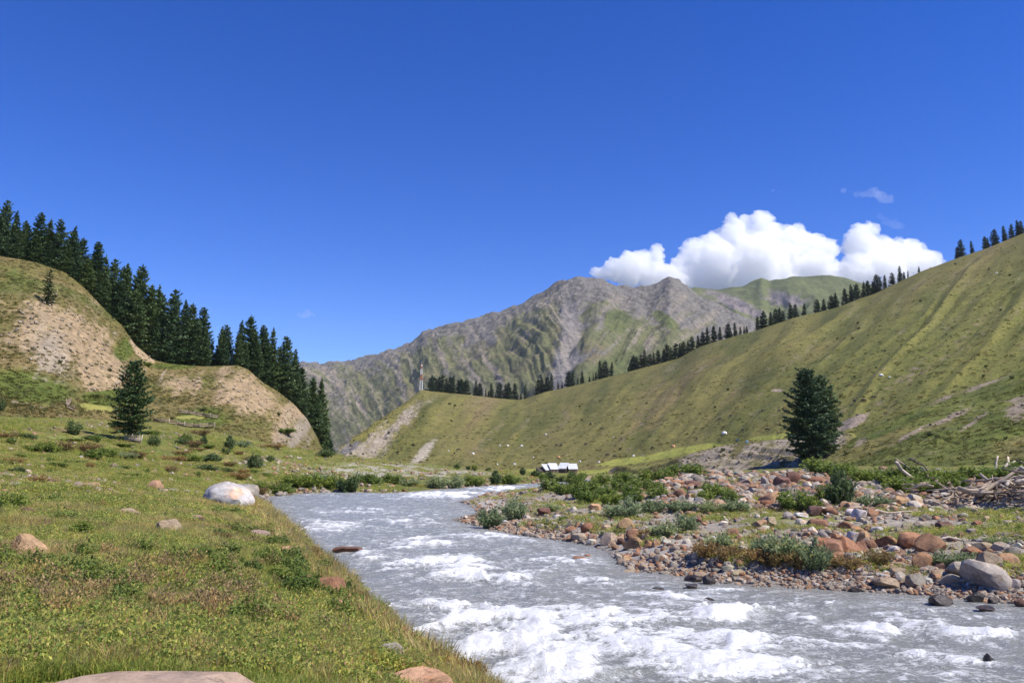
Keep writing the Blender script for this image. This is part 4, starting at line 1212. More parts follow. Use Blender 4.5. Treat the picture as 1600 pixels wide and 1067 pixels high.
def boulder(px, py, w, h, c, where, group, tilt=0.0, z=None, name='boulder', sink=.30):
    global nrock
    b = PZ(px, py, z) if z is not None else hit(px, py)
    if b is None:
        return None
    d = b[1]
    W, Hh = w * d / FPX, h * d / FPX
    me = (WETROCKS if c == 'd' else ROCKS)[nrock % (4 if c == 'd' else 12)]
    o = bpy.data.objects.new(name, me)
    COL.objects.link(o)
    nrock += 1
    rz = random.choice((0, 3.1416)) + random.uniform(-.35, .35)
    o.scale = (W * 1.05, W * random.uniform(.7, .95), Hh * 1.22)
    o.rotation_euler = (random.uniform(-.1, .1), tilt + random.uniform(-.06, .06), rz) if abs(tilt) < .01 else (0, tilt, random.uniform(-.2, .2))
    o.location = b + np.array([0, W * .35, -Hh * sink])
    v = random.uniform(.85, 1.18)
    cc = RC[c][0]
    o.color = (cc[0] * v, cc[1] * v * random.uniform(.94, 1.06), cc[2] * v * random.uniform(.92, 1.08), 1)
    sz = 'big ' if w >= 34 else ('small ' if w < 16 else '')
    later(o, '%s%s stone %s' % (sz, RC[c][1], where), 'rock', group, b)
    return o
LB = 'in the grass of the left bank'
wb = boulder(345, 791, 76, 40, 'w', 'lying on the left bank near the river bend', 'stones of the left bank', sink=.3)
wb.data = rock_mesh(181, 4, 5, .07)
wb.data.materials.append(M_rock)
wb.rotation_euler = (0, .12, .1)
wb.color = (.56, .53, .50, 1)
for a in [(372, 779, 50, 28, 'g'), (30, 873, 66, 46, 'o'), (35, 806, 34, 16, 'm'), (68, 823, 20, 10, 'm'), (195, 807, 46, 15, 'p'), (259, 833, 36, 26, 'p'), (298, 818, 32, 16, 'p'), (395, 845, 44, 20, 'p'), (343, 860, 28, 16, 'm'), (76, 760, 24, 15, 'm'), (238, 767, 24, 21, 'o'), (264, 771, 24, 10, 'g'), (130, 763, 36, 11, 'o'), (105, 772, 30, 9, 'p'),
          (480, 899, 20, 17, 'o'), (512, 930, 48, 32, 'r'), (526, 954, 38, 19, 'o'), (384, 922, 52, 9, 'g'), (8, 878, 20, 10, 'g'), (388, 784, 18, 18, 'o'), (398, 797, 18, 12, 'o'), (410, 806, 16, 9, 'c'), (176, 732, 14, 11, 'p'), (14, 762, 34, 13, 'g'), (405, 780, 14, 8, 'g'), (416, 790, 16, 8, 'g'), (265, 905, 9, 6, 'c'), (110, 900, 8, 5, 'c'), (5, 935, 14, 8, 'g')]:
    boulder(*a, LB, 'stones of the left bank', sink=.42)
for a in [(446, 868, 18, 13, 'o'), (512, 966, 28, 17, 'r'), (540, 984, 24, 14, 'p'), (580, 1012, 26, 16, 'r'), (618, 1030, 32, 18, 'p'), (636, 1046, 24, 14, 'r'), (430, 846, 16, 11, 'o'), (478, 912, 18, 12, 'r')]:
    boulder(*a, 'on the edge of the left bank', 'stones of the left bank', sink=.1)
boulder(600, 1036, 56, 30, 'g', 'with pale spots low on the left bank', 'stones of the left bank', .25)
def slab(loc, sc, c, where):
    o = boulder(650, 1060, 60, 20, c, where, 'stones of the left bank')
    o.location, o.scale, o.rotation_euler = loc, sc, (0, .03, .1)
slab((-.95, 8.0, 1.62), (.85, .7, .50), 'o', 'at the lower frame edge beside the river')
slab((-2.45, 5.80, 2.07), (1.45, .95, .50), 'p', 'half buried at the lower frame edge')
boulder(566, 922, 62, 30, 'p', 'slanting into the river below the left bank', 'stones of the left bank', .55)
RV = 'standing in the river'
for a in [(540, 865, 46, 10, 'm'), (908, 877, 22, 8, 'r'), (918, 870, 11, 4, 'r'), (1085, 909, 26, 10, 'd'), (1110, 913, 20, 14, 'd'), (1030, 924, 18, 6, 'd'), (1082, 921, 20, 8, 'd'), (1110, 942, 17, 8, 'd'), (1338, 925, 17, 9, 'd'), (1478, 948, 34, 17, 'd'), (1500, 931, 24, 10, 'd'), (1520, 929, 24, 13, 'r'), (1529, 941, 26, 15, 'd'), (1556, 943, 16, 9, 'd'), (1545, 957, 26, 9, 'd'), (1596, 948, 15, 13, 'm'), (1550, 1041, 17, 19, 'd'), (1464, 930, 16, 7, 'd')]:
    boulder(*a, RV, 'stones standing in the river', z=0.0, sink=.25)
WE = 'at the right water edge'
for a in [(1490, 914, 36, 18, 'g'), (1513, 900, 42, 22, 'g'), (1530, 909, 36, 16, 'g'), (1474, 902, 30, 12, 'p'), (1390, 921, 38, 18, 'p'), (1414, 911, 26, 18, 'g'), (1436, 920, 30, 24, 'g'), (1405, 901, 26, 15, 'p'), (1452, 912, 22, 10, 'w'), (1320, 906, 18, 8, 'p'), (1345, 908, 22, 9, 'p'), (990, 898, 30, 9, 'p'), (1005, 890, 22, 8, 'p'), (1140, 893, 20, 10, 'g'), (1155, 900, 24, 10, 'p'), (1070, 896, 20, 8, 'p'), (1095, 903, 20, 10, 'p'), (1590, 918, 26, 14, 'g'), (1500, 886, 18, 10, 'g'), (1520, 884, 24, 12, 'g')]:
    boulder(*a, WE, 'stones along the right water edge')
boulder(1546, 926, 82, 48, 'g', 'slanting over dark shade at the right water edge', 'stones along the right water edge', .5)
MB_ = 'in the middle of the right bank'
for a in [(1416, 858, 36, 34, 'r', .5), (1456, 866, 50, 32, 'r', .5), (1440, 889, 34, 28, 'r', .4), (1388, 853, 36, 18, 'r', .3), (1298, 872, 46, 32, 'r'), (1328, 868, 40, 30, 'r'), (1313, 884, 36, 22, 'r'), (1331, 881, 17, 18, 'g'), (1346, 878, 15, 11, 'w'), (1347, 864, 18, 20, 'r'), (1363, 860, 24, 18, 'r'), (1293, 843, 16, 18, 'g', -.5), (1310, 845, 20, 12, 'r'), (1337, 846, 22, 17, 'w'), (1353, 845, 20, 17, 'o'), (1321, 826, 24, 13, 'r'), (1281, 826, 30, 16, 'r'), (1257, 819, 20, 8, 'c'), (1192, 826, 26, 15, 'o'), (1206, 825, 16, 19, 'p'), (1235, 811, 22, 12, 'g'), (1254, 808, 22, 8, 'w'), (1275, 806, 24, 17, 'm'), (1301, 805, 24, 13, 'r'), (1326, 806, 16, 15, 'w', .5), (1346, 810, 24, 16, 'w'), (1369, 806, 24, 12, 'r'),
          (1530, 868, 34, 14, 'r'), (1550, 889, 40, 26, 'p', .5), (1574, 884, 34, 24, 'o', .5), (1544, 864, 36, 18, 'p', .3), (1567, 862, 26, 15, 'g'), (1518, 857, 16, 8, 'c'), (1480, 828, 28, 14, 'm'), (1440, 826, 22, 11, 'g', .5), (1410, 792, 30, 18, 'o'), (1435, 788, 24, 17, 'c'), (1374, 832, 20, 10, 'w'), (1400, 862, 18, 10, 'w'), (1345, 833, 26, 12, 'o'), (1590, 868, 22, 14, 'g'), (1580, 850, 24, 8, 'w'), (1530, 822, 16, 9, 'r'),
          (850, 806, 20, 14, 'm'), (896, 800, 14, 9, 'c'), (930, 797, 19, 11, 'o'), (860, 818, 15, 9, 'g'), (920, 833, 22, 17, 'r'), (891, 832, 16, 11, 'r'), (906, 845, 26, 13, 'p'), (954, 851, 28, 20, 'p'), (989, 858, 34, 21, 'o', .25), (990, 842, 20, 17, 'r'), (978, 829, 26, 21, 'o'), (1026, 854, 13, 11, 'o'), (1042, 852, 14, 10, 'w'), (846, 826, 12, 8, 'c'), (823, 809, 12, 9, 'p'), (925, 845, 14, 12, 'p'), (972, 850, 14, 10, 'm'), (1014, 852, 12, 9, 'r'), (790, 822, 10, 6, 'p'), (1148, 838, 24, 13, 'r'), (1092, 816, 16, 12, 'm'), (1080, 806, 18, 8, 'o'), (872, 812, 16, 9, 'w'), (1160, 800, 18, 8, 'o'), (1118, 845, 12, 8, 'w')]:
    boulder(*a[:5], MB_, 'stones in the middle of the right bank', *(a[5:]))
UR = 'in the rubble of the right bank'
for a in [(1078, 748, 36, 9, 'w'), (1060, 761, 28, 12, 'r'), (1086, 763, 26, 13, 'm'), (1066, 782, 22, 20, 'r'), (1082, 785, 20, 15, 'o'), (1050, 783, 20, 12, 'r'), (1096, 778, 16, 15, 'w'), (1102, 787, 16, 12, 'm'), (1036, 772, 22, 11, 'p'), (1042, 762, 20, 9, 'r'), (1020, 781, 22, 9, 'o'), (1028, 790, 18, 8, 'p'), (1205, 763, 16, 24, 'g', -.5), (1225, 762, 28, 20, 'm'), (1243, 757, 24, 22, 'm'), (1263, 752, 20, 11, 'w'), (1278, 756, 26, 13, 'r'), (1215, 789, 40, 22, 'o', -.5), (1193, 777, 18, 11, 'o'), (1206, 772, 12, 9, 'w'), (1184, 766, 16, 9, 'r'), (1346, 783, 28, 18, 'o', -.5), (1300, 735, 22, 12, 'm'), (1178, 748, 16, 7, 'w'), (1310, 757, 14, 10, 'r'), (1290, 770, 16, 9, 'o'), (970, 768, 20, 10, 'p'), (1005, 778, 14, 8, 'r'), (1370, 774, 20, 9, 'p')]:
    boulder(*a[:5], UR, 'stones of the red rubble heap', *(a[5:]))
pal = {UR: 'rrrrommppgc', MB_: 'rropppgggwwcc', WE: 'pppgggwwr'}
for zone, cnt, xr, yr, wr in [(UR, 50, (1020, 1330), (744, 792), (9, 19)), (UR, 14, (1320, 1400), (738, 752), (9, 17)), (MB_, 44, (860, 1600), (795, 880), (9, 17)), (WE, 24, (990, 1600), (884, 918), (8, 15)), (MB_, 18, (740, 900), (806, 842), (7, 13))]:
    k = 0
    while k < cnt:
        px, py = random.uniform(*xr), random.uniform(*yr)
        b = hit(px, py)
        if b is None or b[1] > 140 or river_sd(np.array([b[0]]), np.array([b[1]]))[0] < .3:
            continue
        w = random.uniform(*wr)
        boulder(px, py, w, w * random.uniform(.45, .75), random.choice(pal[zone]), zone, 'stones ' + zone)
        k += 1
flush_boulders = True

# pebbles and small stones: countless
PEB = [rock_mesh(200 + i, 2, 7) for i in range(8)]
for me in PEB:
    me.materials.append(M_pebble)
def put_points(n, xr, yr, dens=None, avoid=.05, sizes=(.05, .16), pw=2.0):
    """points thrown over the ground through a window of the view, with natural sizes"""
    px, py = rng.uniform(*xr, n), rng.uniform(*yr, n)
    out = []
    lr = np.zeros(n)
    d = np.stack([(px - 800) / FPX, CP + (py - 533.5) / FPX * SP, SP - (py - 533.5) / FPX * CP], 1)
    # march the ground height field
    Yv = np.geomspace(5, 260, 260)
    done = np.zeros(n, bool)
    pos = np.zeros((n, 3))
    for a, b in zip(Yv[:-1], Yv[1:]):
        t = b / d[:, 1]
        X, Z = d[:, 0] * t, CAMZ + d[:, 2] * t
        idx = np.where(~done)[0]
        if len(idx) == 0:
            break
        g = gz_fast(X[idx], np.full(len(idx), b))
        h = Z[idx] <= g
        s = idx[h]
        pos[s] = np.stack([X[s], np.full(len(s), b), g[h]], 1)
        done[s] = True
    pos = pos[done]
    sd = river_sd(pos[:, 0], pos[:, 1])
    m = sd > avoid
    if dens is not None:
        m &= rng.random(len(pos)) < dens(pos[:, 0], pos[:, 1], sd)
    pos = pos[m]
    pos[:, 1] += rng.uniform(-.5, .5, len(pos)) * pos[:, 1] * .02
    pos[:, 2] = gz_fast(pos[:, 0], pos[:, 1])
    return pos
# the ground mesh itself, read back as a fast table
_gV = TERR[0][0].reshape(470, 560, 3)
_gr = np.concatenate([[0.05, 1.5], np.geomspace(3, 7000, 468)])
def gz_fast(x, y):
    r, a = np.hypot(x, y), np.degrees(np.arctan2(x, y))
    fu = np.clip((a + 64) / 128 * 559, 0, 558.999)
    fv = np.clip(np.interp(np.log(np.maximum(r, .05)), np.log(_gr), np.arange(470)), 0, 468.999)
    iu, iv = fu.astype(int), fv.astype(int)
    tu, tv = fu - iu, fv - iv
    Z = _gV[..., 2]
    return (Z[iv, iu] * (1 - tu) + Z[iv, iu + 1] * tu) * (1 - tv) + (Z[iv + 1, iu] * (1 - tu) + Z[iv + 1, iu + 1] * tu) * tv
def rand_rot(n, tilt=.3):
    return np.stack([rng.normal(0, tilt, n), rng.normal(0, tilt, n), rng.uniform(0, 6.283, n)], 1)
pts, scl = [], []
for n, xr, yr, s, dn in [(5600, (980, 1640), (878, 948), (.05, .24), lambda x, y, sd: np.exp(-(sd / 5) ** 2) + .25),
                         (7500, (720, 1640), (790, 900), (.09, .42), lambda x, y, sd: .25 + .75 * sstep(-.2, .3, fbm(x * .2, y * .2, 3))),
                         (7000, (1000, 1640), (738, 800), (.18, .80), lambda x, y, sd: .3 + .7 * sstep(-.2, .3, fbm(x * .15, y * .15, 3))),
                         (1600, (700, 900), (760, 845), (.12, .30), lambda x, y, sd: np.exp(-(sd / 6) ** 2) + .2)]:
    p = put_points(n, xr, yr, dn)
    pts.append(p)
    s = rng.uniform(0, 1, len(p)) ** 2.2 * (s[1] - s[0]) + s[0]
    scl.append(s * (.7 + p[:, 1] * .010))
p, s = np.concatenate(pts), np.concatenate(scl)
scatter('bar_pebbles', PEB, p - np.stack([0 * s, 0 * s, s * .26], 1), rand_rot(len(p)), np.stack([s, s * rng.uniform(.7, 1, len(s)), s * rng.uniform(.5, .85, len(s))], 1), rng.integers(0, 8, len(p)), 'pebbles and small stones covering the bar of the right bank')
pts, scl = [], []
for n, xr, yr, s, dn in [(7000, (380, 860), (716, 778), (.16, .85), lambda x, y, sd: .06 + sstep(.0, .32, fbm(x * .05, y * .09 + 7, 4))),
                         (9000, (-40, 440), (660, 775), (.10, .62), lambda x, y, sd: .03 + sstep(.08, .35, fbm(x * .09 + 5, y * .13, 4))),
                         (700, (385, 500), (765, 850), (.08, .30), lambda x, y, sd: np.exp(-(sd / 3) ** 2)),
                         (500, (480, 800), (870, 1067), (.05, .2), lambda x, y, sd: np.exp(-(sd / .8) ** 2))]:
    p = put_points(n, xr, yr, dn)
    pts.append(p)
    scl.append(rng.uniform(0, 1, len(p)) ** 2.5 * (s[1] - s[0]) + s[0])
p, s = np.concatenate(pts), np.concatenate(scl)
scatter('scree_stones', PEB, p - np.stack([0 * s, 0 * s, s * .12], 1), rand_rot(len(p)), np.stack([s, s * rng.uniform(.7, 1, len(s)), s * rng.uniform(.5, .85, len(s))], 1), rng.integers(0, 8, len(p)), 'loose pale stones strewn over the far shore and the left meadow')

# ------------------------------------------------------------------ grass and weeds: countless
GR, YE, ST, RU, DG = (.29, .365, .078), (.46, .45, .12), (.54, .45, .20), (.43, .265, .14), (.18, .25, .055)
TUFT = [blades(301, 52, .15, .13, .0045, [GR, GR, YE], .8), blades(302, 52, .19, .12, .0045, [GR, YE, YE, ST], .8), blades(303, 40, .24, .11, .0040, [YE, ST, ST, RU], .7), blades(304, 52, .13, .15, .005, [GR, DG, YE], .9),
        herb(305, 110, .14, .15, .017, [GR, DG, YE, YE]), herb(306, 110, .17, .13, .016, [DG, GR, GR, YE]), herb(307, 110, .17, .14, .013, [RU, ST, YE, GR]), herb(308, 110, .12, .16, .013, [YE, ST, GR, RU])]
n = 125000
ang = rng.uniform(math.radians(-36), math.radians(4), n)
r = np.exp(rng.uniform(math.log(3.2), math.log(125), n))
x, y = np.sin(ang) * r, np.cos(ang) * r
sd = river_sd(x, y)
m = (sd > .12) & (((x + 2.55) / .95) ** 2 + ((y - 5.6) / .75) ** 2 > 1) & (((x + .95) / .5) ** 2 + ((y - 7.9) / .55) ** 2 > 1) & (x < 1.5) & ((y < 30) | (x < -.19 * y)) & (y < 118) & ~((y > 78) & (sd < 8))
mead = fbm(x * .06, y * .06, 3)
m &= ~((r > 60) & (rng.random(n) < .3 * (mead > .1)))
x, y, r, sd = x[m], y[m], r[m], sd[m]
n = len(x)
lush = 1.3 * fbm(x * .16, y * .16, 4) + .35 * fbm(x * 1.1 + 4, y * 1.1, 3)
herbs = fbm(x * .3 + 50, y * .3, 4)
u = rng.random(n)
idx = np.where(lush > .12, np.where(u < .55, 0, np.where(u < .8, 3, 1)), np.where(lush > -.12, np.where(u < .4, 1, np.where(u < .6, 0, np.where(u < .8, 2, 7))), np.where(u < .4, 2, np.where(u < .7, 7, 6))))
hm = (herbs > .0) & (rng.random(n) < .55) & (r > 7)
idx = np.where(hm, np.where(rng.random(n) < .36, 6 + (rng.random(n) < .55), np.where(rng.random(n) < .5, 5, 4)), idx)
edge = (sd < 1.6) & (rng.random(n) < .5)
idx = np.where(edge, np.where(rng.random(n) < .5, 6, 2), idx)
far = sstep(14, 50, r)
s = rng.uniform(.65, 1.25, n) * (.85 + far * 1.0) * (1 + .3 * hm) * (1 + .45 * edge)
scatter('grass', TUFT, np.stack([x, y, gz_fast(x, y)], 1), rand_rot(n, .12), np.stack([s * (1 + .5 * far), s * (1 + .5 * far), s * np.where(r > 40, .8, 1)], 1), idx, 'yellow green grass and rusty weeds covering the left bank')
# thin growth between the stones of the right bank, and rough cover across the flats
p1 = put_points(9500, (740, 1640), (742, 900), lambda x, y, sd: sstep(-.1, .25, fbm(x * .16 + 9, y * .16, 4)) * (sd > 1.5), .5)
s1 = rng.uniform(.8, 1.7, len(p1)) * (.8 + p1[:, 1] * .008)
p2 = put_points(34000, (-40, 900), (655, 772), lambda x, y, sd: .15 + sstep(-.1, .3, fbm(x * .07 + 2, y * .1, 4)), 1.0)
s2 = rng.uniform(.25, 1.0, len(p2)) ** 2 * 1.7 * (1.2 + p2[:, 1] * .008)
p, s = np.concatenate([p1, p2]), np.concatenate([s1, s2])
scatter('ground_cover', TUFT, p, rand_rot(len(p), .12), np.stack([s * 1.5, s * 1.5, s], 1), rng.choice([0, 1, 4, 5, 5, 6, 7], len(p)), 'low weeds and grass growing between the stones and on the flats')
# scrub specks on the hillsides
SC = [shrub(s, 160, (.050, .072, .026), (.085, .105, .036), .13, .4)[1][1] for s in (91, 92, 93)]
pts = []
for _ in range(420):
    q = rng.random()
    if q < .5:
        px, py = rng.uniform(900, 1640), rng.uniform(400, 720)
    elif q < .72:
        px, py = rng.uniform(0, 480), rng.uniform(420, 680)
    else:
        px, py = rng.uniform(530, 720), rng.uniform(620, 720)
    b = hit(px, py)
    if b is not None and 140 < b[1] < 1000 and rng.random() < .25 + .75 * (perlin(np.array([px * .02]), np.array([py * .03]))[0] > .05):
        pts.append(b)
p = np.array(pts)
s = rng.uniform(.35, 1.0, len(p)) ** 2 * (.6 + p[:, 1] * .0024)
scatter('hillside_scrub', SC, p, rand_rot(len(p), .1), np.stack([s * 1.5, s * 1.5, s], 1), rng.integers(0, 3, len(p)), 'scattered low scrub on the grassy hillsides')
# weeds: taller growth in drifts over the left bank
n = 5200
ang = rng.uniform(math.radians(-36), math.radians(-3), n)
r = np.exp(rng.uniform(math.log(9), math.log(95), n))
x, y = np.sin(ang) * r, np.cos(ang) * r
sd = river_sd(x, y)
drift = fbm(x * .13 + 21, y * .13, 4) + .35 * np.exp(-((r - 27) / 12) ** 2) + .25 * np.exp(-(sd / 2) ** 2)
m = (sd > .3) & ((y < 30) | (x < -.19 * y)) & (rng.random(n) < .34 * sstep(.16, .5, drift)) & ~((y > 78) & (sd < 8))
x, y, r, sd = x[m], y[m], r[m], sd[m]
n = len(x)
WEED = [shrub(95, 420, (.15, .215, .048), (.27, .29, .07), .085, .5)[1][1], shrub(96, 420, (.25, .25, .078), (.40, .26, .12), .06, .9)[1][1], shrub(97, 420, (.11, .165, .04), (.18, .235, .06), .09, .4)[1][1], shrub(98, 380, (.34, .23, .11), (.44, .31, .16), .05, 1.0)[1][1]]
red = fbm(x * .1 + 70, y * .1, 3)
idx = np.where(red > .18, rng.choice([1, 3, 0], n), np.where(red < -.12, rng.choice([0, 2, 2], n), rng.choice([0, 1, 2, 0], n)))
s = rng.uniform(.14, .40, n) * (.8 + .010 * r)
scatter('weeds', WEED, np.stack([x, y, gz_fast(x, y)], 1), rand_rot(n, .1), np.stack([s * 1.3, s * 1.3, s], 1), idx, 'drifts of green and rusty weeds on the left bank')
# turf tussocks and loose stones that give the slopes their grain
def clump(seed, n, tones, h=.35):
    g = np.random.default_rng(seed)
    az, r = g.uniform(0, 6.283, n), .5 * np.sqrt(g.random(n))
    P = np.stack([np.cos(az) * r, np.sin(az) * r, h * g.uniform(.1, 1, n) * (1 - 1.5 * r * r)], 1)
    ax = unit(g.normal(0, 1, (n, 3)) + [0, 0, .9])
    bb = unit(np.cross(ax, g.normal(0, 1, (n, 3))))
    sz = .17 * g.uniform(.6, 1.3, n)
    tones = np.array(tones)
    V, F, CC = quads(P, ax * sz[:, None], bb * (sz * .6)[:, None], tones[g.integers(0, len(tones), n)] * g.uniform(.8, 1.25, (n, 1)))
    me = new_mesh('tussock', V, F, False)
    set_col(me, CC)
    me.materials.append(M_grass)
    return me
OL, BR, GN, SW = (.19, .18, .064), (.25, .185, .09), (.13, .155, .042), (.30, .25, .12)
CL = [clump(501, 22, [OL, OL, GN]), clump(502, 22, [OL, BR, SW]), clump(503, 22, [GN, GN, OL]), clump(504, 22, [BR, SW, OL])]
def on_slope(name, n, px_min, px_max):
    """points spread over the visible face of a landform, and how bare and how coloured it is there"""
    V, F, C, B = TURF[name]
    qx, qy = project(V)
    a = qx[F], qy[F]
    area = np.abs((a[0][:, 2] - a[0][:, 0]) * (a[1][:, 3] - a[1][:, 1]) - (a[0][:, 3] - a[0][:, 1]) * (a[1][:, 2] - a[1][:, 0]))
    vis = (a[0].min(1) > px_min) & (a[0].max(1) < px_max)
    w = area * vis
    f = rng.choice(len(F), n, p=w / w.sum())
    t, u_ = rng.random((n, 1)), rng.random((n, 1))
    q = V[F[f]]
    p = (q[:, 0] * (1 - t) + q[:, 1] * t) * (1 - u_) + (q[:, 3] * (1 - t) + q[:, 2] * t) * u_
    return p, B[F[f, 0], 3], C[F[f, 0]]
P_, S_, I_, PS_, SS_ = [], [], [], [], []
for nm, n, a, b, sz in [('hill_left', 26000, -60, 540, (.35, 1.1)), ('hill_right', 17000, 500, 1660, (.7, 2.2)), ('shoulder_right', 7000, 1240, 1660, (.35, 1.1)), ('terrace_scarp', 3000, 900, 1400, (.5, 1.2))]:
    p, br, cc = on_slope(nm, n, a, b)
    k = (rng.random(n) < np.clip(1.15 - 1.3 * br, .12, 1)) & (rng.random(n) < .35 + .65 * sstep(-.2, .25, fbm(p[:, 0] * .05, p[:, 1] * .05 + p[:, 2] * .05, 4)))
    k &= cc[:, 1] < .2
    lushv = cc[:, 1] > cc[:, 0]
    idx = np.where(lushv, np.where(rng.random(n) < .7, 2, 0), rng.choice([0, 0, 1, 3], n))
    P_.append(p[k]); I_.append(idx[k]); S_.append((rng.random(n) ** 1.6 * (sz[1] - sz[0]) + sz[0])[k])
    k = (br > .45) & (rng.random(n) < .22)
    PS_.append(p[k]); SS_.append((rng.random(n) ** 3 * .9 * sz[1] + .3 * sz[0])[k])
p, s, idx = np.concatenate(P_), np.concatenate(S_), np.concatenate(I_)
scatter('slope_turf', CL, p, rand_rot(len(p), .15), np.stack([s * 1.3, s * 1.3, s * .8], 1), idx, 'tussocky turf covering the grassy slopes')
p, s = np.concatenate(PS_), np.concatenate(SS_)
TAN = [rock_mesh(230 + i, 1, 6) for i in range(4)]
for me in TAN:
    me.materials.append(M_scree)
scatter('slope_stones', TAN, p, rand_rot(len(p), .4), np.stack([s, s * .8, s * .6], 1), rng.integers(0, 4, len(p)), 'loose stones on the bare faces of the slopes')
HAZE = 2.2e-5
# ------------------------------------------------------------------ driftwood
WC = [(.32, .25, .18), (.47, .39, .30), (.20, .14, .10), (.28, .21, .15), (.10, .075, .06), (.41, .33, .245), (.19, .13, .09)]
def log_mesh(seed, col):
    """a bent, tapered branch one metre long with broken stubs"""
    g = np.random.default_rng(seed)
    b = MB()
    n = 6
    t = np.linspace(-.5, .5, n)
    bend = g.normal(0, .035, (n, 3)) + np.outer(np.sin((t + .5) * 3.1), g.normal(0, .06, 3))
    pts = np.stack([t, 0 * t, 0 * t], 1) + bend * [0.2, 1, 1]
    r0 = g.uniform(.022, .042)
    b.tube(pts, r0 * np.linspace(1.2, .5, n) * g.uniform(.9, 1.1, n), 7, col, .1)
    for _ in range(g.integers(0, 4)):
        i = g.integers(1, n - 1)
        d = unit(g.normal(0, 1, 3) + [.7, 0, 0]) * g.uniform(.08, .28)
        b.tube([pts[i], pts[i] + d * .5 + g.normal(0, .01, 3), pts[i] + d], [r0 * .5, r0 * .36, r0 * .16], 5, col)
    me = b.mesh('driftwood', True)
    me.materials.append(M_wood)
    return me
LOGS = [log_mesh(400 + i, WC[i % 7]) for i in range(14)]
def log_at(loc, L, yaw, pitch, thick, i, phrase, group):
    o = bpy.data.objects.new('driftwood_log', LOGS[i % 14])
    COL.objects.link(o)
    o.location = loc
    o.scale = (L, L * thick, L * thick)
    o.rotation_euler = (random.uniform(0, 6.28), pitch, yaw)
    later(o, phrase, 'log', group, loc)
    return o
for i in range(175):
    px = 1478 + 170 * random.random() ** .8
    top = np.interp(px, [1478, 1500, 1540, 1600, 1650], [.35, .8, 1.05, 1.55, 1.7])
    bpos = hit(px, 797 - random.uniform(0, 14))
    f = random.random() ** 1.3
    z = gz_fast(np.array([bpos[0]]), np.array([bpos[1]]))[0]
    L = random.uniform(.9, 2.6) if f < .8 else random.uniform(1.4, 3.2)
    log_at((bpos[0], bpos[1] + random.uniform(-.3, 1.2), z + .06 + f * top), L, random.gauss(0, .6) + random.choice((0, 0, 3.14)), random.gauss(-.1, .28), random.uniform(.55, 1.15), i, 'bleached branch in the driftwood heap', 'branches of the driftwood heap')
for px, py, L, yaw, pit, th in [(1436, 742, 4.6, .15, .52, .8), (1428, 738, 3.6, .3, .62, .8), (1446, 735, 3.0, -.2, .75, .6), (1428, 748, 2.2, .8, .1, 1), (1440, 754, 2.6, -.4, .15, 1), (1452, 758, 2.4, .2, -.1, 1), (1418, 750, 2.0, .5, .05, 1), (1435, 760, 2.0, 2.4, .1, 1), (1448, 748, 1.8, 1.2, .2, 1), (1460, 752, 1.6, .9, .4, 1), (1425, 757, 1.6, .2, 0, 1)]:
    b = hit(px, max(py + 14, 752))
    top = PY(px, py, b[1])
    log_at((b[0], b[1], max(top[2], b[2] + .1)), L, yaw, pit, th, int(px), 'weathered branch of the small heap in the thicket', 'branches of the small heap in the thicket')
for px, py, L, yaw, pit, th in [(1556, 733, 2.6, .3, -1.0, 1.6), (1566, 731, 2.6, .1, -.95, 1.8), (1572, 734, 2.2, -.2, -.9, 1.5), (1578, 735, 1.8, .2, -.6, 1.3)]:
    b = hit(px, 744)
    top = PY(px, py, b[1])
    log_at((b[0], b[1], top[2]), L, yaw, pit, th, 1, 'pale plank leaning above the thicket', 'pale planks leaning above the thicket')
for px, py, L, yaw in [(1392, 803, 2.2, .05), (1515, 845, 2.2, -.25), (1300, 806, 1.0, .3)]:
    b = hit(px, py)
    log_at(b + [0, 0, .06], L, yaw, 0, .8, 1, 'pale branch lying alone among the stones', 'lone branches on the right bank')

# ------------------------------------------------------------------ stick pen under the pine, brushwood fences
pen = hit(207, 690)
sc = pen[1] / FPX
r_ = empty('stick_pen', pen)
tag(r_, 'pale stick pen at the foot of the lone pine', 'pen')
for i, (dx, hgt, ln) in enumerate([(-12, 11, .1), (-6, 8, .5), (-2, 13, .15), (1, 9, -.3), (4, 10, .35), (8, 9, -.4), (11, 14, -.15), (14, 11, .1), (-9, 7, -.2), (6, 6, .9)]):
    b = MB()
    b.tube([(dx * sc, random.uniform(-.4, .4), -.1), (dx * sc + ln * .5, 0, hgt * sc * .55), (dx * sc + ln, 0, hgt * sc)], [.10, .085, .05], 6, (.52, .46, .38))
    me = b.mesh('stake', True)
    obj('stake', me, M_wood, r_)
for i in range(6):
    b = MB()
    z = .2 + i * .14
    b.tube([(-.8 - .05 * i, -.45, z), (.2, -.5, z + random.uniform(-.1, .15)), (1.35, -.4, z + random.uniform(-.1, .1))], [.06, .07, .05], 5, (.40, .31, .24))
    obj('rail', b.mesh('rail', True), M_wood, r_)
def fence(pts, label):
    P = [hit(*p) for p in pts]
    base = P[0].copy()
    root = empty('brushwood_fence', base)
    tag(root, label, 'fence')
    for k, (a, c) in enumerate(zip(P[:-1], P[1:])):
        for z in (.35, .75):
            b = MB()
            a2, c2 = a - base + [0, 0, z + random.uniform(-.08, .08)], c - base + [0, 0, z + random.uniform(-.08, .08)]
            b.tube([a2, (a2 + c2) / 2 + [0, 0, random.uniform(-.1, .05)], c2], [.13, .16, .12], 6, random.choice(WC[2:5]))
            obj('rail', b.mesh('rail', True), M_wood, root)
    for a in P:
        b = MB()
        a = a - base
        b.tube([a - [0, 0, .2], a + [.05, 0, .6], a + [0, 0, 1.2]], [.11, .09, .07], 6, random.choice(WC[:4]))
        obj('post', b.mesh('post', True), M_wood, root)
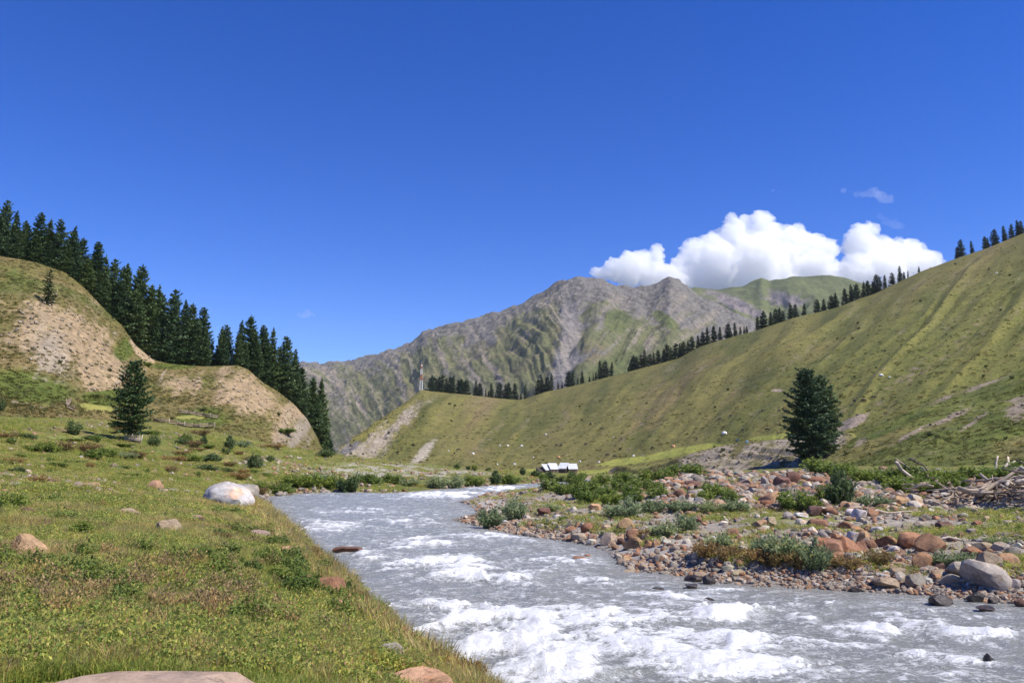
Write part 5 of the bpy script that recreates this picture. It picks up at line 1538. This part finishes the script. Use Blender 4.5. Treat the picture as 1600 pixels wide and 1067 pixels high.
fence([(240, 659), (252, 661), (264, 662.5), (276, 664.5), (288, 666.5), (300, 668), (312, 668.5), (324, 668), (335, 667.5)], 'low brushwood fence along the lower edge of the little field')
fence([(280, 646), (292, 647.5), (304, 649), (316, 651), (328, 653), (340, 655)], 'low brushwood fence along the upper edge of the little field')
fence([(103, 632), (110, 629), (104, 638), (115, 643)], 'bent bit of fence by the yellow field on the left slope')

# ------------------------------------------------------------------ huts
M_roof = plain_mat('sheet_metal', (.60, .61, .61), .6, .1, .15, .8)
M_mud = plain_mat('mud_wall', (.24, .18, .13), .95, 0, .35, 1.2)
M_dark = plain_mat('dark_boards', (.07, .055, .045), .9, 0, .4, 2)
def hut(px, py, w, d, h, rise, rz, label, wallm, dark_roof=False):
    b0 = PY(px, py, 430)
    z = drop(b0[0], b0[1])
    root = empty('hut', (b0[0], b0[1], max(z, b0[2] - 1)), rz)
    tag(root, label, 'hut', 'huts on the valley floor')
    h += 1.3
    b = MB()
    V = np.array([[-w / 2, -d / 2, -1], [w / 2, -d / 2, -1], [w / 2, d / 2, -1], [-w / 2, d / 2, -1], [-w / 2, -d / 2, h], [w / 2, -d / 2, h], [w / 2, d / 2, h + rise], [-w / 2, d / 2, h + rise]])
    b.add(V, [(0, 1, 5, 4), (1, 2, 6, 5), (2, 3, 7, 6), (3, 0, 4, 7), (4, 5, 6, 7)])
    obj('wall', b.mesh('hut_wall'), wallm, root)
    b = MB()
    n = 14
    ov = .35
    for k in range(n):
        x0, x1 = -w / 2 - ov + (w + 2 * ov) * k / n, -w / 2 - ov + (w + 2 * ov) * (k + .93) / n
        sl = rise / d
        y0, y1 = -d / 2 - ov, d / 2 + ov
        z0, z1 = h + .06 - ov * sl, h + .06 + rise + ov * sl
        zz = .05 * (k % 2)
        V = [[x0, y0, z0 + zz], [x1, y0, z0 + zz], [x1, y1, z1 + zz], [x0, y1, z1 + zz], [x0, y0, z0 + zz + .07], [x1, y0, z0 + zz + .07], [x1, y1, z1 + zz + .07], [x0, y1, z1 + zz + .07]]
        b.add(V, [(0, 3, 2, 1), (4, 5, 6, 7), (0, 1, 5, 4), (1, 2, 6, 5), (2, 3, 7, 6), (3, 0, 4, 7)])
    obj('roof', b.mesh('hut_roof'), M_dark if dark_roof else M_roof, root)
    b = MB()
    b.box((w * .12, -d / 2 - .04, .9), (.9, .08, 1.8))
    obj('door', b.mesh('hut_door'), M_dark, root)
    b = MB()
    b.box((-w * .28, -d / 2 - .03, 1.4), (.7, .06, .6))
    obj('window', b.mesh('hut_window'), M_dark, root)
hut(846, 738, 4.2, 4.0, .3, 1.8, .55, 'low dark-roofed lean-to at the left end of the huts', M_dark, True)
hut(854, 737, 3.0, 4.4, .7, 2.6, .45, 'narrow hut with pale metal roof next to the lean-to', M_mud)
hut(865, 737, 4.0, 4.6, 1.1, 2.7, .25, 'wide metal-roofed hut in the middle of the row', M_mud)
hut(880, 738.5, 4.0, 4.6, 1.9, 2.6, -.35, 'hut with blue-grey roof and dark front in the row', M_dark)
hut(895, 739.5, 4.3, 4.4, 2.0, 2.4, .05, 'brightest metal-roofed hut at the right end of the row', M_mud)

# ------------------------------------------------------------------ mast on the ridge
mp_ = PY(658, 609, 872)
mz = drop(mp_[0], mp_[1])
mast = empty('lattice_mast', (mp_[0], mp_[1], mz - .5))
tag(mast, 'red and white lattice mast at the end of the ridge', 'mast')
Hm = 30.0
RED, WHI = (.45, .09, .06), (.78, .78, .76)
def bandc(z):
    return RED if int(z / Hm * 5) % 2 == 0 and z > 5 else WHI
for sx, sy in ((-1, -1), (1, -1), (1, 1), (-1, 1)):
    b = MB()
    for k in range(10):
        z0, z1 = Hm * k / 10, Hm * (k + 1) / 10
        w0, w1 = 1.5 - .11 * k, 1.5 - .11 * (k + 1)
        b.tube([(sx * w0, sy * w0, z0), (sx * w1, sy * w1, z1)], [.17, .17], 5, bandc(z0 + .1))
    obj('leg', b.mesh('mast_leg'), M_wood, mast)
for k in range(10):
    b = MB()
    z0, z1 = Hm * k / 10, Hm * (k + 1) / 10
    w0, w1 = 1.5 - .11 * k, 1.5 - .11 * (k + 1)
    q0 = [(-w0, -w0), (w0, -w0), (w0, w0), (-w0, w0)]
    q1 = [(-w1, -w1), (w1, -w1), (w1, w1), (-w1, w1)]
    for j in range(4):
        b.tube([(*q0[j], z0), (*q1[(j + 1) % 4], z1)], [.08, .08], 4, bandc(z0 + .1))
        b.tube([(*q1[j], z1), (*q1[(j + 1) % 4], z1)], [.08, .08], 4, bandc(z0 + .1))
    obj('brace', b.mesh('mast_brace'), M_wood, mast)
b = MB()
b.tube([(0, 0, Hm - .5), (0, 0, Hm + 3)], [.12, .06], 6, WHI)
obj('antenna', b.mesh('mast_antenna'), M_wood, mast)
for z, a in ((Hm * .93, -1.2), (Hm * .84, .4)):
    b = MB()
    b.tube([(math.cos(a) * .9, math.sin(a) * .9, z), (math.cos(a) * 1.3, math.sin(a) * 1.3, z), (math.cos(a) * 1.35, math.sin(a) * 1.35, z)], [.4, .75, .7], 12, WHI)
    obj('dish', b.mesh('mast_dish'), M_wood, mast)
sp_ = PY(666, 608.5, 874)
sh_ = empty('equipment_shed', (sp_[0], sp_[1], drop(sp_[0], sp_[1]) - .3))
tag(sh_, 'small pale shed beside the ridge mast', 'shed')
b = MB()
b.box((0, 0, 1.2), (4.2, 3, 2.4))
obj('wall', b.mesh('shed_wall'), M_dark, sh_)
b = MB()
b.box((0, 0, 2.5), (4.8, 3.6, .22))
obj('roof', b.mesh('shed_roof'), M_roof, sh_)

# ------------------------------------------------------------------ tents and cattle on the slope
def canvas(name, col):
    return plain_mat(name, col, .8, 0, .12, 2)
TM = {'white': canvas('white_canvas', (.80, .78, .74)), 'orange': canvas('orange_canvas', (.62, .30, .14)), 'blue': canvas('blue_tarpaulin', (.10, .26, .46))}
def tent_mesh(ridge):
    b = MB()
    if ridge:
        V = [[-1.2, -1.4, 0], [1.2, -1.4, 0], [1.2, 1.4, 0], [-1.2, 1.4, 0], [0, -1.4, 1.7], [0, 1.4, 1.7], [-.9, -1.4, .75], [.9, -1.4, .75], [.9, 1.4, .75], [-.9, 1.4, .75]]
        b.add(V, [(0, 1, 7, 4, 6), (3, 9, 5, 8, 2), (0, 6, 9, 3), (6, 4, 5, 9), (1, 2, 8, 7), (7, 8, 5, 4)])
        return b.mesh('tent_ridge')
    nseg, nr = 14, 6
    V, F = [], []
    for j in range(nr):
        a = j / (nr - 1) * math.pi / 2
        for i in range(nseg):
            t = 2 * math.pi * i / nseg
            V.append([1.5 * math.cos(t) * math.cos(a) ** .8, 1.4 * math.sin(t) * math.cos(a) ** .8, 1.6 * math.sin(a)])
    F = [(j * nseg + i, j * nseg + (i + 1) % nseg, (j + 1) * nseg + (i + 1) % nseg, (j + 1) * nseg + i) for j in range(nr - 1) for i in range(nseg)]
    b.add(V, F)
    return b.mesh('tent_dome', True)
def tent_door():
    b = MB()
    b.add([[-.35, -1.47, .02], [.35, -1.47, .02], [.2, -1.22, .9], [-.2, -1.22, .9]], [(0, 1, 2, 3)])
    return b.mesh('tent_door')
for i, (px, py, w, c) in enumerate([(1132, 678, 8, 'white'), (853, 679, 3.6, 'white'), (781, 696.5, 3.8, 'white'), (793, 696.5, 3.8, 'white'), (815, 697, 4, 'white'), (701, 704.5, 3.8, 'white'), (739, 709, 4.5, 'white'), (834, 715.5, 4, 'white'), (804, 725.5, 4.5, 'white'), (777, 725.5, 3, 'white'), (873, 715, 5, 'orange'), (906, 721.5, 4.5, 'white'), (936, 722.5, 4, 'white'), (990, 712.5, 4, 'white'), (1005, 712, 3, 'white'),
                                   (1052, 698, 6, 'orange'), (1167, 691, 5, 'blue'), (1153, 688, 5, 'blue'), (1377, 587, 6, 'white'), (1390, 590, 4, 'white'), (1557, 427, 3, 'white'), (959, 684, 3, 'white')]):
    p = hit(px, py)
    if p is None:
        continue
    s_ = w * p[1] / FPX / 2.8
    root = empty('tent', p - [0, 0, .1], random.uniform(-.5, .5), s_)
    m_ = tent_mesh(i % 3 == 2)
    m_.materials.append(TM[c])
    obj('canvas', m_, None, root)
    obj('door_flap', tent_door(), M_dark, root)
    later(root, 'tiny %s tent on the grassy right-hand slope' % c, 'tent', 'tents on the right slope', p)
def cow_mesh():
    """one continuous grazing animal, grown by a skin over its skeleton"""
    me = bpy.data.meshes.new('cow_body')
    P = [(0, 0, 1.0), (.45, 0, 1.05), (.85, 0, 1.1), (1.2, 0, .85), (1.42, 0, .45), (1.62, 0, .30), (-.45, 0, 1.05), (-.8, 0, 1.1), (-.95, 0, .7), (.75, .22, .75), (.78, .22, .38), (.75, .22, .02), (.75, -.22, .75), (.72, -.22, .38), (.76, -.22, .02), (-.72, .22, .75), (-.80, .22, .40), (-.72, .22, .02), (-.72, -.22, .75), (-.82, -.22, .40), (-.76, -.22, .02), (1.30, .16, .62), (1.30, -.16, .62)]
    E = [(0, 1), (1, 2), (2, 3), (3, 4), (4, 5), (0, 6), (6, 7), (7, 8), (2, 9), (9, 10), (10, 11), (2, 12), (12, 13), (13, 14), (7, 15), (15, 16), (16, 17), (7, 18), (18, 19), (19, 20), (3, 21), (3, 22)]
    R = [.36, .36, .32, .17, .13, .09, .35, .30, .04, .15, .08, .07, .15, .08, .07, .17, .08, .07, .17, .08, .07, .05, .05]
    me.from_pydata(P, E, [])
    o = bpy.data.objects.new('tmp', me)
    COL.objects.link(o)
    o.modifiers.new('skin', 'SKIN')
    if not me.skin_vertices:
        bpy.context.view_layer.objects.active = o
        bpy.ops.mesh.customdata_skin_add()
    for i, r in enumerate(R):
        me.skin_vertices[0].data[i].radius = (r * .8, r)
    me.skin_vertices[0].data[0].use_root = True
    sb = o.modifiers.new('sub', 'SUBSURF')
    sb.levels = 1
    sb.render_levels = 1
    dg = bpy.context.evaluated_depsgraph_get()
    out = bpy.data.meshes.new_from_object(o.evaluated_get(dg))
    out.name = 'grazing_cow'
    bpy.data.objects.remove(o)
    return out
COW = cow_mesh()
M_hide = plain_mat('dark_hide', (.045, .035, .030), .8, 0, .4, 2)
COW.materials.clear()
COW.materials.append(M_hide)
for px, py in [(971, 686.5), (940, 671), (923, 663.5), (915, 695.5), (869, 697), (717, 704.5), (1191, 643.5), (1141, 652), (1217, 643.5), (1161, 673.5), (1198, 673.5), (1124, 656), (1089, 687), (1335, 629), (1350, 628), (1364, 623), (1020, 702), (950, 713), (960, 715), (877, 697.5)]:
    p = hit(px, py)
    if p is None:
        continue
    o = bpy.data.objects.new('grazing_cow', COW)
    COL.objects.link(o)
    o.location = p - np.array([0, 0, .03])
    o.rotation_euler = (0, 0, random.uniform(0, 6.28))
    o.scale = (1.15, 1.15, 1.15)
    later(o, 'tiny dark grazing animal on the right-hand slope', 'animal', 'animals grazing on the right slope', p)

# ------------------------------------------------------------------ clouds
CLY = 9000.0
def cloud(blobs, density, name, label, vox, amp, Y=CLY, depth=1.0):
    import bmesh
    bm = bmesh.new()
    g = np.random.default_rng(len(blobs))
    for (cx, cy_, r) in blobs:
        p = PY(cx, cy_, Y + g.uniform(-1, 1) * 130 * depth)
        R = r * Y / FPX
        start = len(bm.verts)
        res = bmesh.ops.create_icosphere(bm, subdivisions=3, radius=R)
        for v in res['verts']:
            v.co = Vector((v.co.x, v.co.y * depth, v.co.z)) + Vector(p)
    me = bpy.data.meshes.new('tmp')
    bm.to_mesh(me)
    bm.free()
    o = bpy.data.objects.new('tmp', me)
    COL.objects.link(o)
    rm = o.modifiers.new('r', 'REMESH')
    rm.mode = 'VOXEL'
    rm.voxel_size = vox
    dg = bpy.context.evaluated_depsgraph_get()
    out = bpy.data.meshes.new_from_object(o.evaluated_get(dg))
    bpy.data.objects.remove(o)
    nv = len(out.vertices)
    V = np.empty(nv * 3, np.float32); out.vertices.foreach_get('co', V); V = V.reshape(-1, 3).astype(float)
    Nn = np.empty(nv * 3, np.float32); out.vertices.foreach_get('normal', Nn); Nn = Nn.reshape(-1, 3)
    d = 0
    for f, a in ((.0045, .8), (.010, .6), (.022, .36), (.048, .2)):
        d = d + a * (.5 - np.abs(perlin(V[:, 0] * f + V[:, 1] * f * .6, V[:, 2] * f - V[:, 1] * f * .5)) * 1.7)
    V = V + Nn * (d * amp)[:, None]
    out.vertices.foreach_set('co', V.astype(np.float32).ravel())
    out.update()
    o = bpy.data.objects.new('tmp', out)
    COL.objects.link(o)
    rm = o.modifiers.new('r', 'REMESH')
    rm.mode = 'VOXEL'
    rm.voxel_size = vox * .9
    dg = bpy.context.evaluated_depsgraph_get()
    out = bpy.data.meshes.new_from_object(o.evaluated_get(dg))
    bpy.data.objects.remove(o)
    nv = len(out.vertices)
    V = np.empty(nv * 3, np.float32); out.vertices.foreach_get('co', V); V = V.reshape(-1, 3).astype(float)
    Nn = np.empty(nv * 3, np.float32); out.vertices.foreach_get('normal', Nn); Nn = Nn.reshape(-1, 3)
    d = 0
    for f, a in ((.013, 1.0), (.03, .6), (.065, .4)):
        d = d + a * (.35 - np.abs(perlin(V[:, 0] * f + V[:, 1] * f * .6 + 9, V[:, 2] * f - V[:, 1] * f * .5)) * 1.7)
    V = V + Nn * (d * amp * .34)[:, None]
    out.vertices.foreach_set('co', V.astype(np.float32).ravel())
    out.update()
    m = bpy.data.materials.new(name + '_vapour')
    m.use_nodes = True
    nt = m.node_tree
    nt.nodes.clear()
    ou = nt.nodes.new('ShaderNodeOutputMaterial')
    pv = nt.nodes.new('ShaderNodeVolumeScatter')
    pv.inputs['Color'].default_value = (1, 1, 1, 1)
    pv.inputs['Density'].default_value = density
    pv.inputs['Anisotropy'].default_value = 0.2
    nt.links.new(pv.outputs[0], ou.inputs['Volume'])
    out.materials.clear()
    out.materials.append(m)
    c = bpy.data.objects.new(name, out)
    COL.objects.link(c)
    tag(c, label, 'cloud', 'clouds')
    return c
cloud([(985, 425, 28), (960, 428, 20), (1005, 415, 20), (1028, 393, 9), (1024, 404, 10), (938, 432, 13), (1020, 430, 25), (1090, 400, 26), (1075, 415, 26), (1120, 388, 28), (1150, 368, 24), (1163, 355, 16), (1144, 348, 10), (1190, 355, 20), (1205, 370, 22), (1186, 343, 10), (1235, 378, 24), (1250, 366, 12), (1265, 387, 22), (1290, 392, 16), (1130, 415, 38), (1180, 405, 42), (1230, 415, 38), (1275, 422, 30), (1100, 440, 36), (1160, 445, 36), (1215, 450, 40), (1050, 445, 30),
       (1345, 372, 20), (1358, 360, 12), (1350, 387, 24), (1328, 383, 11), (1375, 397, 26), (1400, 397, 22), (1420, 387, 14), (1440, 396, 14), (1415, 412, 28), (1450, 412, 18), (1472, 416, 9), (1380, 422, 32), (1335, 428, 30), (1430, 427, 25), (1300, 442, 30), (1350, 447, 30), (1400, 442, 25)],
      .0105, 'cloud', 'big white cumulus bank rising behind the green mountain', 15.0, 80.0)
cloud([(1340, 301, 7), (1352, 304, 9), (1366, 300, 8), (1378, 308, 9), (1390, 312, 7), (1328, 299, 5), (1318, 297, 4)], .0022, 'cloud', 'thin wisp of cloud high above the cumulus', 18.0, 45.0, depth=.4)
cloud([(1385, 345, 8), (1398, 350, 9), (1375, 338, 5), (1408, 352, 6)], .0010, 'cloud', 'faint wisp just above the right end of the cumulus', 18.0, 40.0, depth=.4)
cloud([(1210, 300, 6), (1217, 299, 5)], .0030, 'cloud', 'tiny puff of cloud above the cumulus', 14.0, 25.0, depth=.4)
cloud([(470, 491, 6), (479, 490, 8), (488, 491, 6)], .0024, 'cloud', 'small lone puff of cloud over the left forest', 14.0, 25.0, depth=.4)
# ------------------------------------------------------------------ haze: the air of the valley
hb = MB()
hb.box((0, 3570, 480), (14600, 7260, 1360))
hz = obj('haze', hb.mesh('haze'))
hm_ = bpy.data.materials.new('valley_air')
hm_.use_nodes = True
hm_.node_tree.nodes.clear()
ho = hm_.node_tree.nodes.new('ShaderNodeOutputMaterial')
hv = hm_.node_tree.nodes.new('ShaderNodeVolumePrincipled')
hv.inputs['Color'].default_value = (.86, .92, 1.0, 1)
hv.inputs['Density'].default_value = HAZE
hm_.node_tree.links.new(hv.outputs[0], ho.inputs['Volume'])
hz.data.materials.append(hm_)
hz['kind'] = 'stuff'
hz['label'] = 'thin bluish haze filling the valley'
flush_labels()
